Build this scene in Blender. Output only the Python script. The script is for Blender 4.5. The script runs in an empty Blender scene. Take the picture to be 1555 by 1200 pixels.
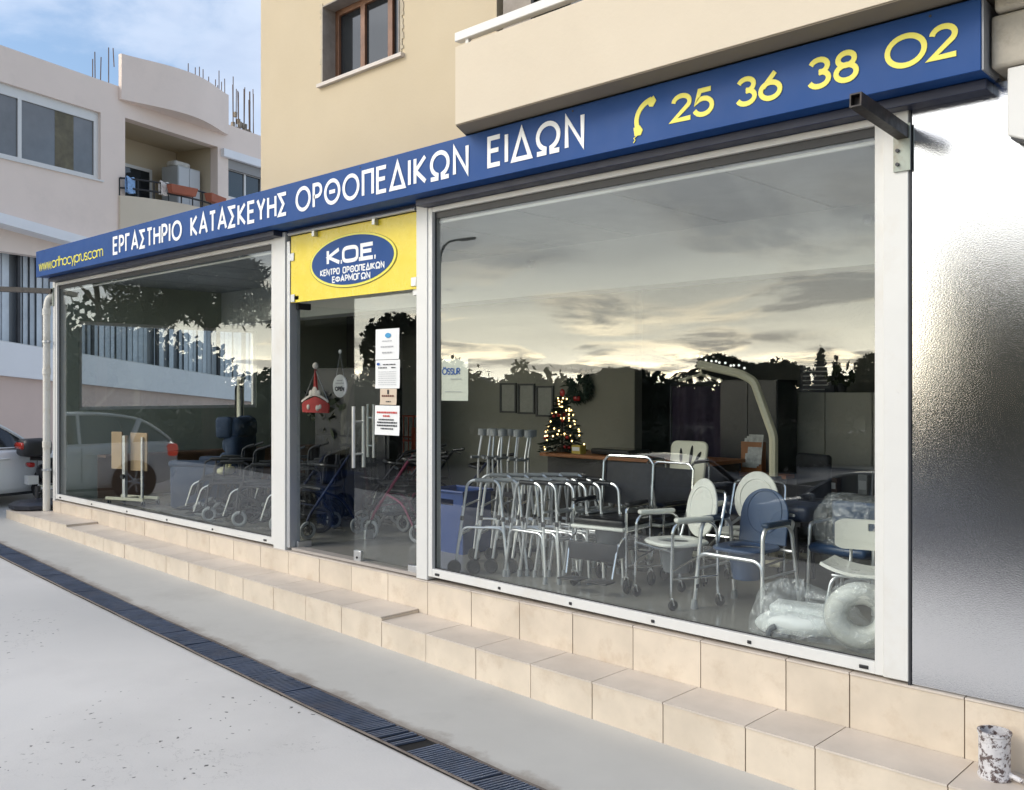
import bpy, math, random
from mathutils import Vector, Matrix
R = math.radians
PI = math.pi
S = bpy.context.scene
COL = S.collection

# ------------------------------------------------------------------ camera
cam_d = bpy.data.cameras.new("camera")
cam_d.sensor_fit = 'HORIZONTAL'; cam_d.sensor_width = 36.0
cam_d.lens = 1412.0 / 1555.0 * 36.0
cam_d.shift_y = -8.0 / 1555.0
cam_d.clip_start = 0.05; cam_d.clip_end = 2000.0
cam = bpy.data.objects.new("camera", cam_d); COL.objects.link(cam)
cam.location = (0, 0, 1.65); cam.rotation_euler = (PI/2, 0, R(43.2786))
S.camera = cam

# ------------------------------------------------------------------ exposure
S.view_settings.view_transform = 'Standard'; S.view_settings.look = 'None'
S.view_settings.exposure = 0.32; S.view_settings.gamma = 1.0
S.view_settings.use_curve_mapping = False
S.cycles.max_bounces = 10; S.cycles.transparent_max_bounces = 24
S.cycles.diffuse_bounces = 5; S.cycles.glossy_bounces = 4
S.cycles.sample_clamp_indirect = 6.0
S.cycles.caustics_reflective = False; S.cycles.caustics_refractive = False

# ------------------------------------------------------------------ sun and sky
SUN_AZ = Vector((-0.62, -1.0, 0)).normalized()
SUN_EL = R(36)
sun_dir = Vector((SUN_AZ.x*math.cos(SUN_EL), SUN_AZ.y*math.cos(SUN_EL), math.sin(SUN_EL)))
sd = bpy.data.lights.new("sun", 'SUN'); sd.energy = 1.1; sd.angle = R(24); sd.color = (1.0, 0.95, 0.87)
so = bpy.data.objects.new("sun", sd); COL.objects.link(so)
so.rotation_euler = (-sun_dir).to_track_quat('-Z', 'Y').to_euler()

W = bpy.data.worlds.new("World"); S.world = W; W.use_nodes = True
nt = W.node_tree; nt.nodes.clear()
def wn(t, **k):
    n = nt.nodes.new(t)
    for a, b in k.items(): setattr(n, a, b)
    return n
def wmath(op, a, b=None, c=None, clamp=False):
    n = wn('ShaderNodeMath', operation=op, use_clamp=clamp)
    for i, v in enumerate((a, b, c)):
        if v is None: continue
        if isinstance(v, (int, float)): n.inputs[i].default_value = v
        else: nt.links.new(v, n.inputs[i])
    return n.outputs[0]
def wmix(f, a, b):
    n = wn('ShaderNodeMix', data_type='RGBA')
    for i, v in ((0, f), (6, a), (7, b)):
        if isinstance(v, (int, float)): n.inputs[i].default_value = v
        elif isinstance(v, tuple): n.inputs[i].default_value = v
        else: nt.links.new(v, n.inputs[i])
    return n.outputs[2]
def wscale(col, f):
    n = wn('ShaderNodeVectorMath', operation='SCALE')
    nt.links.new(col, n.inputs[0])
    if isinstance(f, (int, float)): n.inputs['Scale'].default_value = f
    else: nt.links.new(f, n.inputs['Scale'])
    return n.outputs[0]
def wstep(v, lo, hi):
    n = wn('ShaderNodeMapRange', interpolation_type='SMOOTHSTEP')
    nt.links.new(v, n.inputs[0]); n.inputs[1].default_value = lo; n.inputs[2].default_value = hi
    return n.outputs[0]
sky = wn('ShaderNodeTexSky', sky_type='NISHITA', sun_disc=False)
sky.sun_elevation = SUN_EL; sky.sun_rotation = math.atan2(sun_dir.x, sun_dir.y)
sky.air_density = 1.0; sky.dust_density = 2.0; sky.ozone_density = 1.5
tc = wn('ShaderNodeTexCoord'); sep = wn('ShaderNodeSeparateXYZ')
nt.links.new(tc.outputs['Generated'], sep.inputs[0])
zc = wmath('MAXIMUM', sep.outputs[2], 0.0)
den = wmath('ADD', zc, 0.13)
cmb = wn('ShaderNodeCombineXYZ')
nt.links.new(wmath('DIVIDE', sep.outputs[0], den), cmb.inputs[0])
nt.links.new(wmath('DIVIDE', sep.outputs[1], den), cmb.inputs[1])
def wnoise(scale, detail, off, dist=0.4):
    m = wn('ShaderNodeMapping'); nt.links.new(cmb.outputs[0], m.inputs[0]); m.inputs[1].default_value = off
    n = wn('ShaderNodeTexNoise'); nt.links.new(m.outputs[0], n.inputs[0])
    n.inputs['Scale'].default_value = scale; n.inputs['Detail'].default_value = detail
    n.inputs['Roughness'].default_value = 0.56; n.inputs['Distortion'].default_value = dist
    return n.outputs[0]
cl = wnoise(1.05, 10, (3.1, 1.7, 0), 0.7); cl2 = wnoise(1.5, 9, (7.3, -2.2, 0), 0.5); cl3 = wnoise(0.5, 6, (11.0, 4.0, 0))
# how far towards the evening glow (low, to the south-west behind the photographer)
dt = wn('ShaderNodeVectorMath', operation='DOT_PRODUCT')
nt.links.new(tc.outputs['Generated'], dt.inputs[0]); dt.inputs[1].default_value = Vector((-0.486, -0.874, 0.0)).normalized()
toglow = wstep(dt.outputs['Value'], 0.70, 0.985)
low = wmath('POWER', 2.718, wmath('MULTIPLY', zc, -16.0))
glow = wmath('MULTIPLY', toglow, low)
skyc = wscale(sky.outputs[0], 0.15)
tint = wn('ShaderNodeVectorMath', operation='MULTIPLY'); nt.links.new(skyc, tint.inputs[0]); tint.inputs[1].default_value = (1.02, 1.08, 1.10); skyc = tint.outputs[0]
addc = wn('ShaderNodeMix', data_type='RGBA', blend_type='ADD'); addc.inputs[0].default_value = 1.0
nt.links.new(skyc, addc.inputs[6])
gl = wn('ShaderNodeVectorMath', operation='SCALE'); gl.inputs[0].default_value = (11.5, 10.8, 9.0); nt.links.new(glow, gl.inputs['Scale'])
nt.links.new(gl.outputs[0], addc.inputs[7])
clear = addc.outputs[2]
# clouds: thick grey bodies, bright thin edges
mask = wstep(cl, 0.445, 0.57)
thick = wstep(wmath('ADD', wmath('MULTIPLY', cl2, 0.55), wmath('MULTIPLY', cl, 0.45)), 0.47, 0.56)
edge_c = wmix(glow, (0.98, 1.02, 1.10, 1), (31.0, 25.5, 16.5, 1))
body_c = wmix(glow, (0.72, 0.76, 0.88, 1), (1.7, 1.45, 1.2, 1))
cloud = wmix(thick, edge_c, body_c)
skyfinal = wmix(wmath('MULTIPLY', mask, wmath('MULTIPLY_ADD', glow, 0.62, 0.38, clamp=True)), clear, cloud)
# wispy veil
veil = wmath('MULTIPLY', wstep(cl3, 0.40, 0.70), wmath('MULTIPLY_ADD', glow, -0.25, 0.5, clamp=True))
skyfinal = wmix(veil, skyfinal, wmix(glow, (0.98, 1.02, 1.12, 1), (4.4, 4.0, 3.2, 1)))
bg = wn('ShaderNodeBackground'); nt.links.new(skyfinal, bg.inputs[0]); bg.inputs[1].default_value = 1.0
wo = wn('ShaderNodeOutputWorld'); nt.links.new(bg.outputs[0], wo.inputs[0])

# ------------------------------------------------------------------ materials
MATS = {}
def mat(name, col, rough=0.6, metal=0.0, var=0.0, vs=3.0, bump=0.0, bs=40.0, spec=0.5, island=0.0, stain=None, sscale=1.5, srange=(.52,.72), trans=0.0, coat=0.0, alpha=1.0):
    """principled material; var = brightness mottling, island = per-piece variation, stain = (colour, amount)"""
    if name in MATS: return MATS[name]
    m = bpy.data.materials.new(name); m.use_nodes = True
    t = m.node_tree; p = t.nodes['Principled BSDF']; L = t.links.new
    p.inputs['Base Color'].default_value = (*col, 1); p.inputs['Roughness'].default_value = rough
    p.inputs['Metallic'].default_value = metal; p.inputs['Specular IOR Level'].default_value = spec
    p.inputs['Coat Weight'].default_value = coat; p.inputs['Coat Roughness'].default_value = 0.05
    if trans: p.inputs['Transmission Weight'].default_value = trans
    if alpha < 1: p.inputs['Alpha'].default_value = alpha
    c = t.nodes.new('ShaderNodeTexCoord')
    out = None
    def noise(scale, detail=5, rough_=0.6):
        n = t.nodes.new('ShaderNodeTexNoise'); L(c.outputs['Object'], n.inputs[0])
        n.inputs['Scale'].default_value = scale; n.inputs['Detail'].default_value = detail; n.inputs['Roughness'].default_value = rough_
        return n.outputs[0]
    def mr(v, a, b, lo, hi):
        n = t.nodes.new('ShaderNodeMapRange'); L(v, n.inputs[0])
        for i, x in enumerate((a, b, lo, hi)): n.inputs[1+i].default_value = x
        return n.outputs[0]
    if var or island:
        g = None
        if var: g = mr(noise(vs), 0.25, 0.75, 1-var, 1+var)
        if island:
            gi = t.nodes.new('ShaderNodeNewGeometry'); gg = mr(gi.outputs['Random Per Island'], 0, 1, 1-island, 1+island)
            if g is None: g = gg
            else:
                q = t.nodes.new('ShaderNodeMath'); q.operation = 'MULTIPLY'; L(g, q.inputs[0]); L(gg, q.inputs[1]); g = q.outputs[0]
        q = t.nodes.new('ShaderNodeVectorMath'); q.operation = 'SCALE'; q.inputs[0].default_value = col; L(g, q.inputs['Scale'])
        out = q.outputs[0]
    if stain:
        sc, amt = stain
        f = mr(noise(sscale, 8, 0.7), srange[0], srange[1], 0, amt)
        x = t.nodes.new('ShaderNodeMix'); x.data_type = 'RGBA'; L(f, x.inputs[0])
        if out is not None: L(out, x.inputs[6])
        else: x.inputs[6].default_value = (*col, 1)
        x.inputs[7].default_value = (*sc, 1); out = x.outputs[2]
    if out is not None: L(out, p.inputs['Base Color'])
    if rough < 0.9 and (var or stain):
        L(mr(noise(vs*2.3), 0.3, 0.7, max(0.03, rough-0.08), min(1, rough+0.1)), p.inputs['Roughness'])
    if bump:
        b = t.nodes.new('ShaderNodeBump'); b.inputs['Strength'].default_value = bump; b.inputs['Distance'].default_value = 0.01
        L(noise(bs, 6), b.inputs['Height']); L(b.outputs[0], p.inputs['Normal'])
    MATS[name] = m
    return m
def emit(name, col, s):
    if name in MATS: return MATS[name]
    m = bpy.data.materials.new(name); m.use_nodes = True
    p = m.node_tree.nodes['Principled BSDF']
    p.inputs['Base Color'].default_value = (*col, 1); p.inputs['Emission Color'].default_value = (*col, 1); p.inputs['Emission Strength'].default_value = s
    MATS[name] = m; return m
def glass(name, tint=(0.955, 0.97, 0.962), k=1.02, base=0.045):
    """thin architectural pane: clear glass with the mirror share of both its faces (Schlick)"""
    if name in MATS: return MATS[name]
    m = bpy.data.materials.new(name); m.use_nodes = True
    t = m.node_tree; t.nodes.clear(); L = t.links.new
    g = t.nodes.new('ShaderNodeNewGeometry'); d = t.nodes.new('ShaderNodeVectorMath'); d.operation = 'DOT_PRODUCT'
    L(g.outputs['Incoming'], d.inputs[0]); L(g.outputs['True Normal'], d.inputs[1])
    def mm(op, a, b=None, clamp=False):
        n = t.nodes.new('ShaderNodeMath'); n.operation = op; n.use_clamp = clamp
        for i, v in enumerate((a, b)):
            if v is None: continue
            if isinstance(v, (int, float)): n.inputs[i].default_value = v
            else: L(v, n.inputs[i])
        return n.outputs[0]
    f = mm('POWER', mm('SUBTRACT', 1.0, mm('ABSOLUTE', d.outputs['Value'])), 5.0)
    f = mm('MULTIPLY', mm('ADD', mm('MULTIPLY', f, 1-base), base), k, True)
    f = mm('MINIMUM', f, 0.9)
    tr = t.nodes.new('ShaderNodeBsdfTransparent'); tr.inputs[0].default_value = (*tint, 1)
    gl = t.nodes.new('ShaderNodeBsdfGlossy'); gl.inputs['Roughness'].default_value = 0.0; gl.inputs[0].default_value = (0.96, 0.98, 1.0, 1)
    x = t.nodes.new('ShaderNodeMixShader'); L(f, x.inputs[0]); L(tr.outputs[0], x.inputs[1]); L(gl.outputs[0], x.inputs[2])
    o = t.nodes.new('ShaderNodeOutputMaterial'); L(x.outputs[0], o.inputs[0])
    MATS[name] = m; return m

# ------------------------------------------------------------------ mesh builder
def fillet(pts, rad, n=5, closed=False):
    """round the corners of a polyline"""
    P = [Vector(p) for p in pts]; out = []
    N = len(P)
    for i, p in enumerate(P):
        if not closed and i in (0, N-1): out.append(p); continue
        a, b = P[i-1], P[(i+1) % N]
        u, v = (a-p), (b-p); lu, lv = u.length, v.length
        r = min(rad, lu*0.49, lv*0.49)
        if r < 1e-5: out.append(p); continue
        s, e = p+u/lu*r, p+v/lv*r
        for k in range(n+1):
            w = k/n; out.append((1-w)**2*s + 2*w*(1-w)*p + w*w*e)
    return out

class MB:
    def __init__(self): self.v = []; self.f = []; self.M = Matrix.Identity(4)
    def at(self, loc=(0,0,0), rz=0, rx=0, ry=0):
        self.M = Matrix.Translation(loc) @ Matrix.Rotation(rz,4,'Z') @ Matrix.Rotation(ry,4,'Y') @ Matrix.Rotation(rx,4,'X'); return self
    def add(self, vs, fs):
        b = len(self.v); M = self.M
        self.v += [tuple(M @ Vector(p)) for p in vs]; self.f += [tuple(b+i for i in q) for q in fs]; return self
    def box(self, x0, x1, y0, y1, z0, z1):
        return self.add([(x,y,z) for z in (z0,z1) for y in (y0,y1) for x in (x0,x1)],
            [(0,2,3,1),(4,5,7,6),(0,1,5,4),(2,6,7,3),(0,4,6,2),(1,3,7,5)])
    def tube(self, pts, r, seg=8, closed=False, fil=0.0, r2=None):
        P = fillet(pts, fil, 5, closed) if fil else [Vector(p) for p in pts]
        n = len(P); rings = []; up = None
        for i in range(n):
            if closed: t = P[(i+1) % n]-P[i-1]
            else: t = P[min(i+1,n-1)]-P[max(i-1,0)]
            t.normalize()
            if up is None:
                up = Vector((0,0,1)) if abs(t.z) < 0.9 else Vector((0,1,0))
            a = t.cross(up)
            if a.length < 1e-4: a = t.cross(Vector((1,0.3,0)))
            a.normalize(); b = a.cross(t).normalized(); up = b
            rr = r if r2 is None else r+(r2-r)*i/max(1,n-1)
            rings.append([P[i]+a*math.cos(2*PI*k/seg)*rr+b*math.sin(2*PI*k/seg)*rr for k in range(seg)])
        vs = [p for q in rings for p in q]; fs = []
        for i in range(n if closed else n-1):
            j = (i+1) % n
            for k in range(seg):
                l = (k+1) % seg; fs.append((i*seg+k, i*seg+l, j*seg+l, j*seg+k))
        if not closed: fs += [tuple(range(seg-1,-1,-1)), tuple(range((n-1)*seg, n*seg))]
        return self.add(vs, fs)
    def lathe(self, prof, c=(0,0,0), axis='z', seg=20):
        vs = []; fs = []; n = len(prof)
        for k in range(seg):
            a = 2*PI*k/seg
            for r, h in prof:
                x, y = r*math.cos(a), r*math.sin(a)
                p = {'z': (x,y,h), 'x': (h,x,y), 'y': (y,h,x)}[axis]
                vs.append((p[0]+c[0], p[1]+c[1], p[2]+c[2]))
        for k in range(seg):
            l = (k+1) % seg
            for i in range(n-1): fs.append((k*n+i, l*n+i, l*n+i+1, k*n+i+1))
        for i, rev in ((0, True), (n-1, False)):
            if prof[i][0] > 1e-6:
                q = [k*n+i for k in range(seg)]; fs.append(tuple(q[::-1] if rev else q))
        return self.add(vs, fs)
    def cyl(self, c, r, h, axis='z', seg=16):
        return self.lathe([(r,-h/2),(r,h/2)], c, axis, seg)
    def torus(self, c, R_, r, axis='x', seg=24, rs=8, sq=1.0):
        vs = []; fs = []
        for k in range(seg):
            a = 2*PI*k/seg
            for i in range(rs):
                b = 2*PI*i/rs; q = R_+r*math.cos(b); h = r*math.sin(b)*sq
                x, y = q*math.cos(a), q*math.sin(a)
                p = {'z': (x,y,h), 'x': (h,x,y), 'y': (y,h,x)}[axis]
                vs.append((p[0]+c[0], p[1]+c[1], p[2]+c[2]))
        for k in range(seg):
            for i in range(rs):
                l, j = (k+1) % seg, (i+1) % rs
                fs.append((k*rs+i, l*rs+i, l*rs+j, k*rs+j))
        return self.add(vs, fs)
    def rbox(self, c, h, r, seg=16, rings=8):
        """rounded box: half sizes h, edge radius r"""
        r = min(r, *h); vs = []; fs = []
        sg = lambda x: 1 if x >= 0 else -1
        for i in range(rings+1):
            th = PI*i/rings
            for k in range(seg):
                ph = 2*PI*(k+0.5)/seg
                n = (math.sin(th)*math.cos(ph), math.sin(th)*math.sin(ph), math.cos(th))
                zz = n[2] if abs(n[2]) > 1e-6 else 1e-6
                vs.append((c[0]+sg(n[0])*(h[0]-r)+n[0]*r, c[1]+sg(n[1])*(h[1]-r)+n[1]*r, c[2]+sg(zz)*(h[2]-r)+n[2]*r))
        for i in range(rings):
            for k in range(seg):
                l = (k+1) % seg; fs.append((i*seg+k, (i+1)*seg+k, (i+1)*seg+l, i*seg+l))
        return self.add(vs, fs)
    def ell(self, c, h, seg=14, rings=8): return self.rbox(c, h, 99, seg, rings) if h[0]==h[1]==h[2] else self._ell(c,h,seg,rings)
    def _ell(self, c, h, seg, rings):
        vs = [(c[0]+h[0]*math.sin(PI*i/rings)*math.cos(2*PI*k/seg), c[1]+h[1]*math.sin(PI*i/rings)*math.sin(2*PI*k/seg), c[2]+h[2]*math.cos(PI*i/rings)) for i in range(rings+1) for k in range(seg)]
        return self.add(vs, [(i*seg+k, (i+1)*seg+k, (i+1)*seg+(k+1) % seg, i*seg+(k+1) % seg) for i in range(rings) for k in range(seg)])
    def prism(self, poly, a0, a1, plane='xz'):
        """extrude a 2-D outline; plane xz -> along y, xy -> along z, yz -> along x"""
        n = len(poly)
        f = {'xz': lambda p,h: (p[0],h,p[1]), 'xy': lambda p,h: (p[0],p[1],h), 'yz': lambda p,h: (h,p[0],p[1])}[plane]
        vs = [f(p,a0) for p in poly]+[f(p,a1) for p in poly]
        return self.add(vs, [tuple(range(n)), tuple(range(2*n-1,n-1,-1))]+[(i,(i+1) % n,n+(i+1) % n,n+i)[::-1] for i in range(n)])
    def sheet(self, fn, nu, nv, th=0.0):
        """surface fn(u,v), given thickness th along its normal"""
        P = [[Vector(fn(i/nu, j/nv)) for j in range(nv+1)] for i in range(nu+1)]
        q = lambda i,j: i*(nv+1)+j
        vs = [p for r in P for p in r]; fs = [(q(i,j),q(i+1,j),q(i+1,j+1),q(i,j+1)) for i in range(nu) for j in range(nv)]
        if th:
            b = len(vs)
            for i in range(nu+1):
                for j in range(nv+1):
                    a = P[min(i+1,nu)][j]-P[max(i-1,0)][j]; c = P[i][min(j+1,nv)]-P[i][max(j-1,0)]
                    n = a.cross(c)
                    n = n.normalized() if n.length > 1e-9 else Vector((0,0,1))
                    vs.append(P[i][j]-n*th)
            fs += [tuple(b+x for x in f[::-1]) for f in list(fs)]
            rim = [q(i,0) for i in range(nu+1)]+[q(nu,j) for j in range(1,nv+1)]+[q(i,nv) for i in range(nu-1,-1,-1)]+[q(0,j) for j in range(nv-1,0,-1)]
            m = len(rim); fs += [(rim[k],b+rim[k],b+rim[(k+1) % m],rim[(k+1) % m]) for k in range(m)]
        return self.add(vs, fs)
    def wall(self, x0, x1, z0, z1, holes, y0, y1):
        """wall slab in the xz plane from y0 (front) to y1 with clean rectangular openings (hx0,hx1,hz0,hz1)"""
        xs = sorted({x0,x1,*[min(max(h[i],x0),x1) for h in holes for i in (0,1)]}); zs = sorted({z0,z1,*[min(max(h[i],z0),z1) for h in holes for i in (2,3)]})
        solid = lambda i,j: 0<=i<len(xs)-1 and 0<=j<len(zs)-1 and not any(h[0]-1e-6<=xs[i] and xs[i+1]<=h[1]+1e-6 and h[2]-1e-6<=zs[j] and zs[j+1]<=h[3]+1e-6 for h in holes)
        nz = len(zs); q = lambda i,j,k: (i*nz+j)*2+k
        vs = [(x,y,z) for x in xs for z in zs for y in (y0,y1)]; fs = []
        for i in range(len(xs)-1):
            for j in range(nz-1):
                if not solid(i,j): continue
                fs += [(q(i,j,0),q(i+1,j,0),q(i+1,j+1,0),q(i,j+1,0)),(q(i,j,1),q(i,j+1,1),q(i+1,j+1,1),q(i+1,j,1))]
                if not solid(i-1,j): fs.append((q(i,j,0),q(i,j+1,0),q(i,j+1,1),q(i,j,1)))
                if not solid(i+1,j): fs.append((q(i+1,j,0),q(i+1,j,1),q(i+1,j+1,1),q(i+1,j+1,0)))
                if not solid(i,j-1): fs.append((q(i,j,0),q(i,j,1),q(i+1,j,1),q(i+1,j,0)))
                if not solid(i,j+1): fs.append((q(i,j+1,0),q(i+1,j+1,0),q(i+1,j+1,1),q(i,j+1,1)))
        return self.add(vs, fs)
    def leaves(self, n, blob, size, rnd, flat=0.0, wd=.3):
        """leaf-sized faces scattered through blobs [(centre, radii)], denser at the outside"""
        tot = [b[1][0]*b[1][1]*b[1][2] for b in blob]
        for _ in range(n):
            (c, h) = rnd.choices(blob, tot)[0]
            while True:
                d = Vector((rnd.uniform(-1,1),rnd.uniform(-1,1),rnd.uniform(-1,1)))
                if 0.1 < d.length <= 1: break
            d = d*(d.length**-0.45)*rnd.uniform(.86,1.2)
            p = Vector((c[0]+d.x*h[0], c[1]+d.y*h[1], c[2]+d.z*h[2]))
            a = Vector((rnd.gauss(0,1),rnd.gauss(0,1),rnd.gauss(0,1)-flat)).normalized(); b = a.cross(Vector((rnd.gauss(0,1),rnd.gauss(0,1),rnd.gauss(0,1)))).normalized()
            s = size*rnd.uniform(0.6,1.5)
            self.add([p-a*s*0.5, p+b*s*wd, p+a*s*0.5, p-b*s*wd], [(0,1,2,3)])
        return self
    def build(self, name, m, parent=None, sharp=35, bevel=0.0, kind=None):
        me = bpy.data.meshes.new(name); me.from_pydata(self.v, [], self.f); me.update()
        me.materials.append(m)
        me.polygons.foreach_set('use_smooth', [True]*len(me.polygons))
        if sharp is not None: me.set_sharp_from_angle(angle=R(sharp))
        o = bpy.data.objects.new(name, me); COL.objects.link(o)
        if parent is not None: o.parent = parent
        if bevel:
            b = o.modifiers.new('bevel', 'BEVEL'); b.width = bevel; b.segments = 2; b.limit_method = 'ANGLE'; b.angle_limit = R(40)
        if kind: o['kind'] = kind
        return o
def thing(name, label, cat, loc=(0,0,0), rz=0.0, group=None):
    o = bpy.data.objects.new(name, None); COL.objects.link(o); o.empty_display_size = 0.1
    o.location = loc; o.rotation_euler = (0,0,rz)
    return tag(o, label, cat, group)
def tag(o, label, cat, group=None):
    o['label'] = label; o['category'] = cat
    if group: o['group'] = group
    return o
def kids(o): return [c for c in bpy.data.objects if c.parent == o]
def dup(root, loc, rz=0.0, label=None, group=None):
    def cp(o, par):
        c = o.copy(); COL.objects.link(c)
        if par is not None: c.parent = par
        for ch in kids(o): cp(ch, c)
        return c
    r = cp(root, None); r.location = loc; r.rotation_euler = (root.rotation_euler.x, root.rotation_euler.y, rz)
    if label: r['label'] = label
    if group: r['group'] = group
    return r

# ------------------------------------------------------------------ lettering (strokes drawn on a cap height of 1)
def arc(cx, cy, rx, ry, a0, a1, n=14):
    return [(cx+rx*math.cos(R(a0+(a1-a0)*k/n)), cy+ry*math.sin(R(a0+(a1-a0)*k/n))) for k in range(n+1)]
def ring(w, y0=0.0, y1=1.0): return ('c', arc(w/2, (y0+y1)/2, w/2, (y1-y0)/2, 90, 450-360/30, 29))
G = {
 'E': (.50, [[(.5,1),(0,1),(0,0),(.5,0)], [(0,.53),(.44,.53)]]),
 'P': (.50, [[(0,0),(0,1),(.23,1)]+arc(.23,.73,.27,.27,90,-90)+[(0,.46)]]),
 'R': (.52, [[(0,0),(0,1),(.23,1)]+arc(.23,.74,.27,.26,90,-90)+[(0,.48)], [(.2,.48),(.52,0)]]),
 'Γ': (.44, [[(0,0),(0,1),(.44,1)]]),
 'A': (.72, [[(0,0),(.36,1),(.72,0)], [(.13,.32),(.59,.32)]]),
 'Σ': (.54, [[(.54,1),(.0,1),(.34,.5),(.0,0),(.54,0)]]),
 'T': (.50, [[(0,1),(.5,1)], [(.25,1),(.25,0)]]),
 'H': (.60, [[(0,0),(0,1)], [(.6,0),(.6,1)], [(0,.52),(.6,.52)]]),
 'I': (.02, [[(.01,0),(.01,1)]]),
 'O': (.92, [ring(.92)]),
 'K': (.56, [[(0,0),(0,1)], [(.54,1),(.03,.5),(.56,0)]]),
 'Y': (.58, [[(0,1),(.29,.46),(.58,1)], [(.29,.46),(.29,0)]]),
 'Θ': (.92, [ring(.92), [(.27,.5),(.65,.5)]]),
 'Π': (.58, [[(0,0),(0,1),(.58,1),(.58,0)]]),
 'Δ': (.74, [('c', [(0,0),(.37,1),(.74,0)])]),
 'Ω': (.92, [[(.0,0),(.32,0)]+arc(.46,.56,.43,.44,252,-72,26)+[(.60,0),(.92,0)]]),
 'N': (.62, [[(0,0),(0,1),(.62,0),(.62,1)]]),
 'M': (.76, [[(0,0),(0,1),(.38,.3),(.76,1),(.76,0)]]),
 'Φ': (.86, [ring(.86,.16,.84), [(.43,0),(.43,1)]]),
 'S': (.5, [arc(.25,.75,.25,.25,35,270,14)+arc(.25,.25,.25,.25,90,-145,14)]),
 'U': (.56, [[(0,1),(0,.28)]+arc(.28,.28,.28,.28,180,360,12)+[(.56,1)]]),
 'Ö': (.92, [ring(.92), [(.22,1.2),(.36,1.2)], [(.56,1.2),(.70,1.2)]]),
 '2': (.56, [arc(.28,.72,.27,.28,175,-38,14)+[(.0,0),(.58,0)]]),
 '5': (.54, [[(.5,1),(.14,1),(.06,.58)]+arc(.25,.33,.29,.33,118,-160,16)]),
 '3': (.50, [arc(.24,.75,.23,.25,160,-90,12), arc(.24,.27,.26,.27,90,-160,14)]),
 '6': (.56, [[(.42,1),(.07,.46)], ('c', arc(.28,.31,.28,.31,90,450-15,24))]),
 '8': (.52, [('c', arc(.26,.77,.21,.23,90,450-15,22)), ('c', arc(.26,.28,.26,.28,90,450-15,22))]),
 '0': (.66, [('c', [(.33+.33*math.copysign(abs(math.cos(a))**.55,math.cos(a)), .5+.5*math.copysign(abs(math.sin(a))**.55,math.sin(a))) for a in [R(95-12*k) for k in range(30)]])]),
 '.': (.04, [[(.0,0),(.05,0)]]),
 'w': (.62, [[(0,.66),(.16,0),(.31,.62),(.46,0),(.62,.66)]]),
 'o': (.62, [ring(.62,0,.66)]), 'c': (.54, [arc(.31,.33,.31,.33,50,310,18)]),
 'r': (.22, [[(0,0),(0,.66)], [(0,.42)]+arc(.2,.46,.2,.2,180,80,6)]),
 't': (.24, [[(.1,1),(.1,0)], [(0,.64),(.24,.64)]]), 'h': (.44, [[(0,0),(0,1)], [(0,.4)]+arc(.22,.42,.22,.24,180,0,10)+[(.44,0)]]),
 'y': (.46, [[(0,.66),(.23,.02)], [(.46,.66),(.14,-.3)]]), 'p': (.62, [[(0,-.3),(0,.66)], ('c', arc(.31,.33,.31,.33,90,435,22))]),
 'u': (.44, [[(0,.66),(0,.24)]+arc(.22,.24,.22,.24,180,360,10)+[(.44,.66)]]),
 's': (.32, [arc(.16,.49,.15,.17,40,270,10)+arc(.16,.16,.16,.16,90,-140,10)]),
 'm': (.74, [[(0,0),(0,.66)], [(0,.42)]+arc(.18,.46,.19,.2,180,0,8)+[(.37,0)], [(.37,.42)]+arc(.55,.46,.19,.2,180,0,8)+[(.74,0)]]),
}
def ribbon(mb, pts, w, y, d, closed=False):
    """flat mitred stroke of width w in the xz plane, front face at y, depth d"""
    P = []
    for p in pts:
        p = Vector((p[0], p[1]))
        if not P or (p-P[-1]).length > w*.02: P.append(p)
    if closed and (P[0]-P[-1]).length < w*.05: P.pop()
    n = len(P); Lf = []; Rt = []
    for i in range(n):
        a = P[i]-P[i-1] if (closed or i > 0) else P[1]-P[0]
        b = P[(i+1) % n]-P[i] if (closed or i < n-1) else P[-1]-P[-2]
        a = a.normalized(); b = b.normalized()
        na, nb = Vector((-a.y,a.x)), Vector((-b.y,b.x)); m = na+nb
        if m.length < 1e-4: m = na
        m.normalize(); k = min(1/max(m.dot(na), 0.35), 2.4)
        Lf.append(P[i]+m*w/2*k); Rt.append(P[i]-m*w/2*k)
    vs = []
    for l, r in zip(Lf, Rt): vs += [(l.x,y,l.y),(r.x,y,r.y),(l.x,y+d,l.y),(r.x,y+d,r.y)]
    fs = []
    for i in range(n if closed else n-1):
        j = (i+1) % n; a, b = 4*i, 4*j
        fs += [(a,a+1,b+1,b),(a,b,b+2,a+2),(a+1,a+3,b+3,b+1)]
    if not closed: fs += [(0,2,3,1),(4*n-4,4*n-3,4*n-1,4*n-2)]
    mb.add(vs, fs)
def text(mb, s, x0, x1, z0, z1, y, w, gap=0.22, d=0.004, even=None):
    """write s between x0 and x1 (outer edges), baseline z0, cap height to z1"""
    h = z1-z0; k = h-w
    nat = sum((G[c][0] if c != ' ' else 0.35) for c in s); gaps = len(s)-1
    avail = (x1-x0) - w - gaps*gap*h
    sx = avail/nat; x = x0+w/2; i = 0
    for c in s:
        if c == ' ': x += 0.35*sx+gap*h; continue
        gw, st = G[c]
        for q in st:
            cl = isinstance(q, tuple); pts = q[1] if cl else q
            ribbon(mb, [(x+p[0]*sx, z0+w/2+p[1]*k) for p in pts], w, y-0.0004*(i % 5), d, cl); i += 1
        x += gw*sx+gap*h
    return mb
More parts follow.
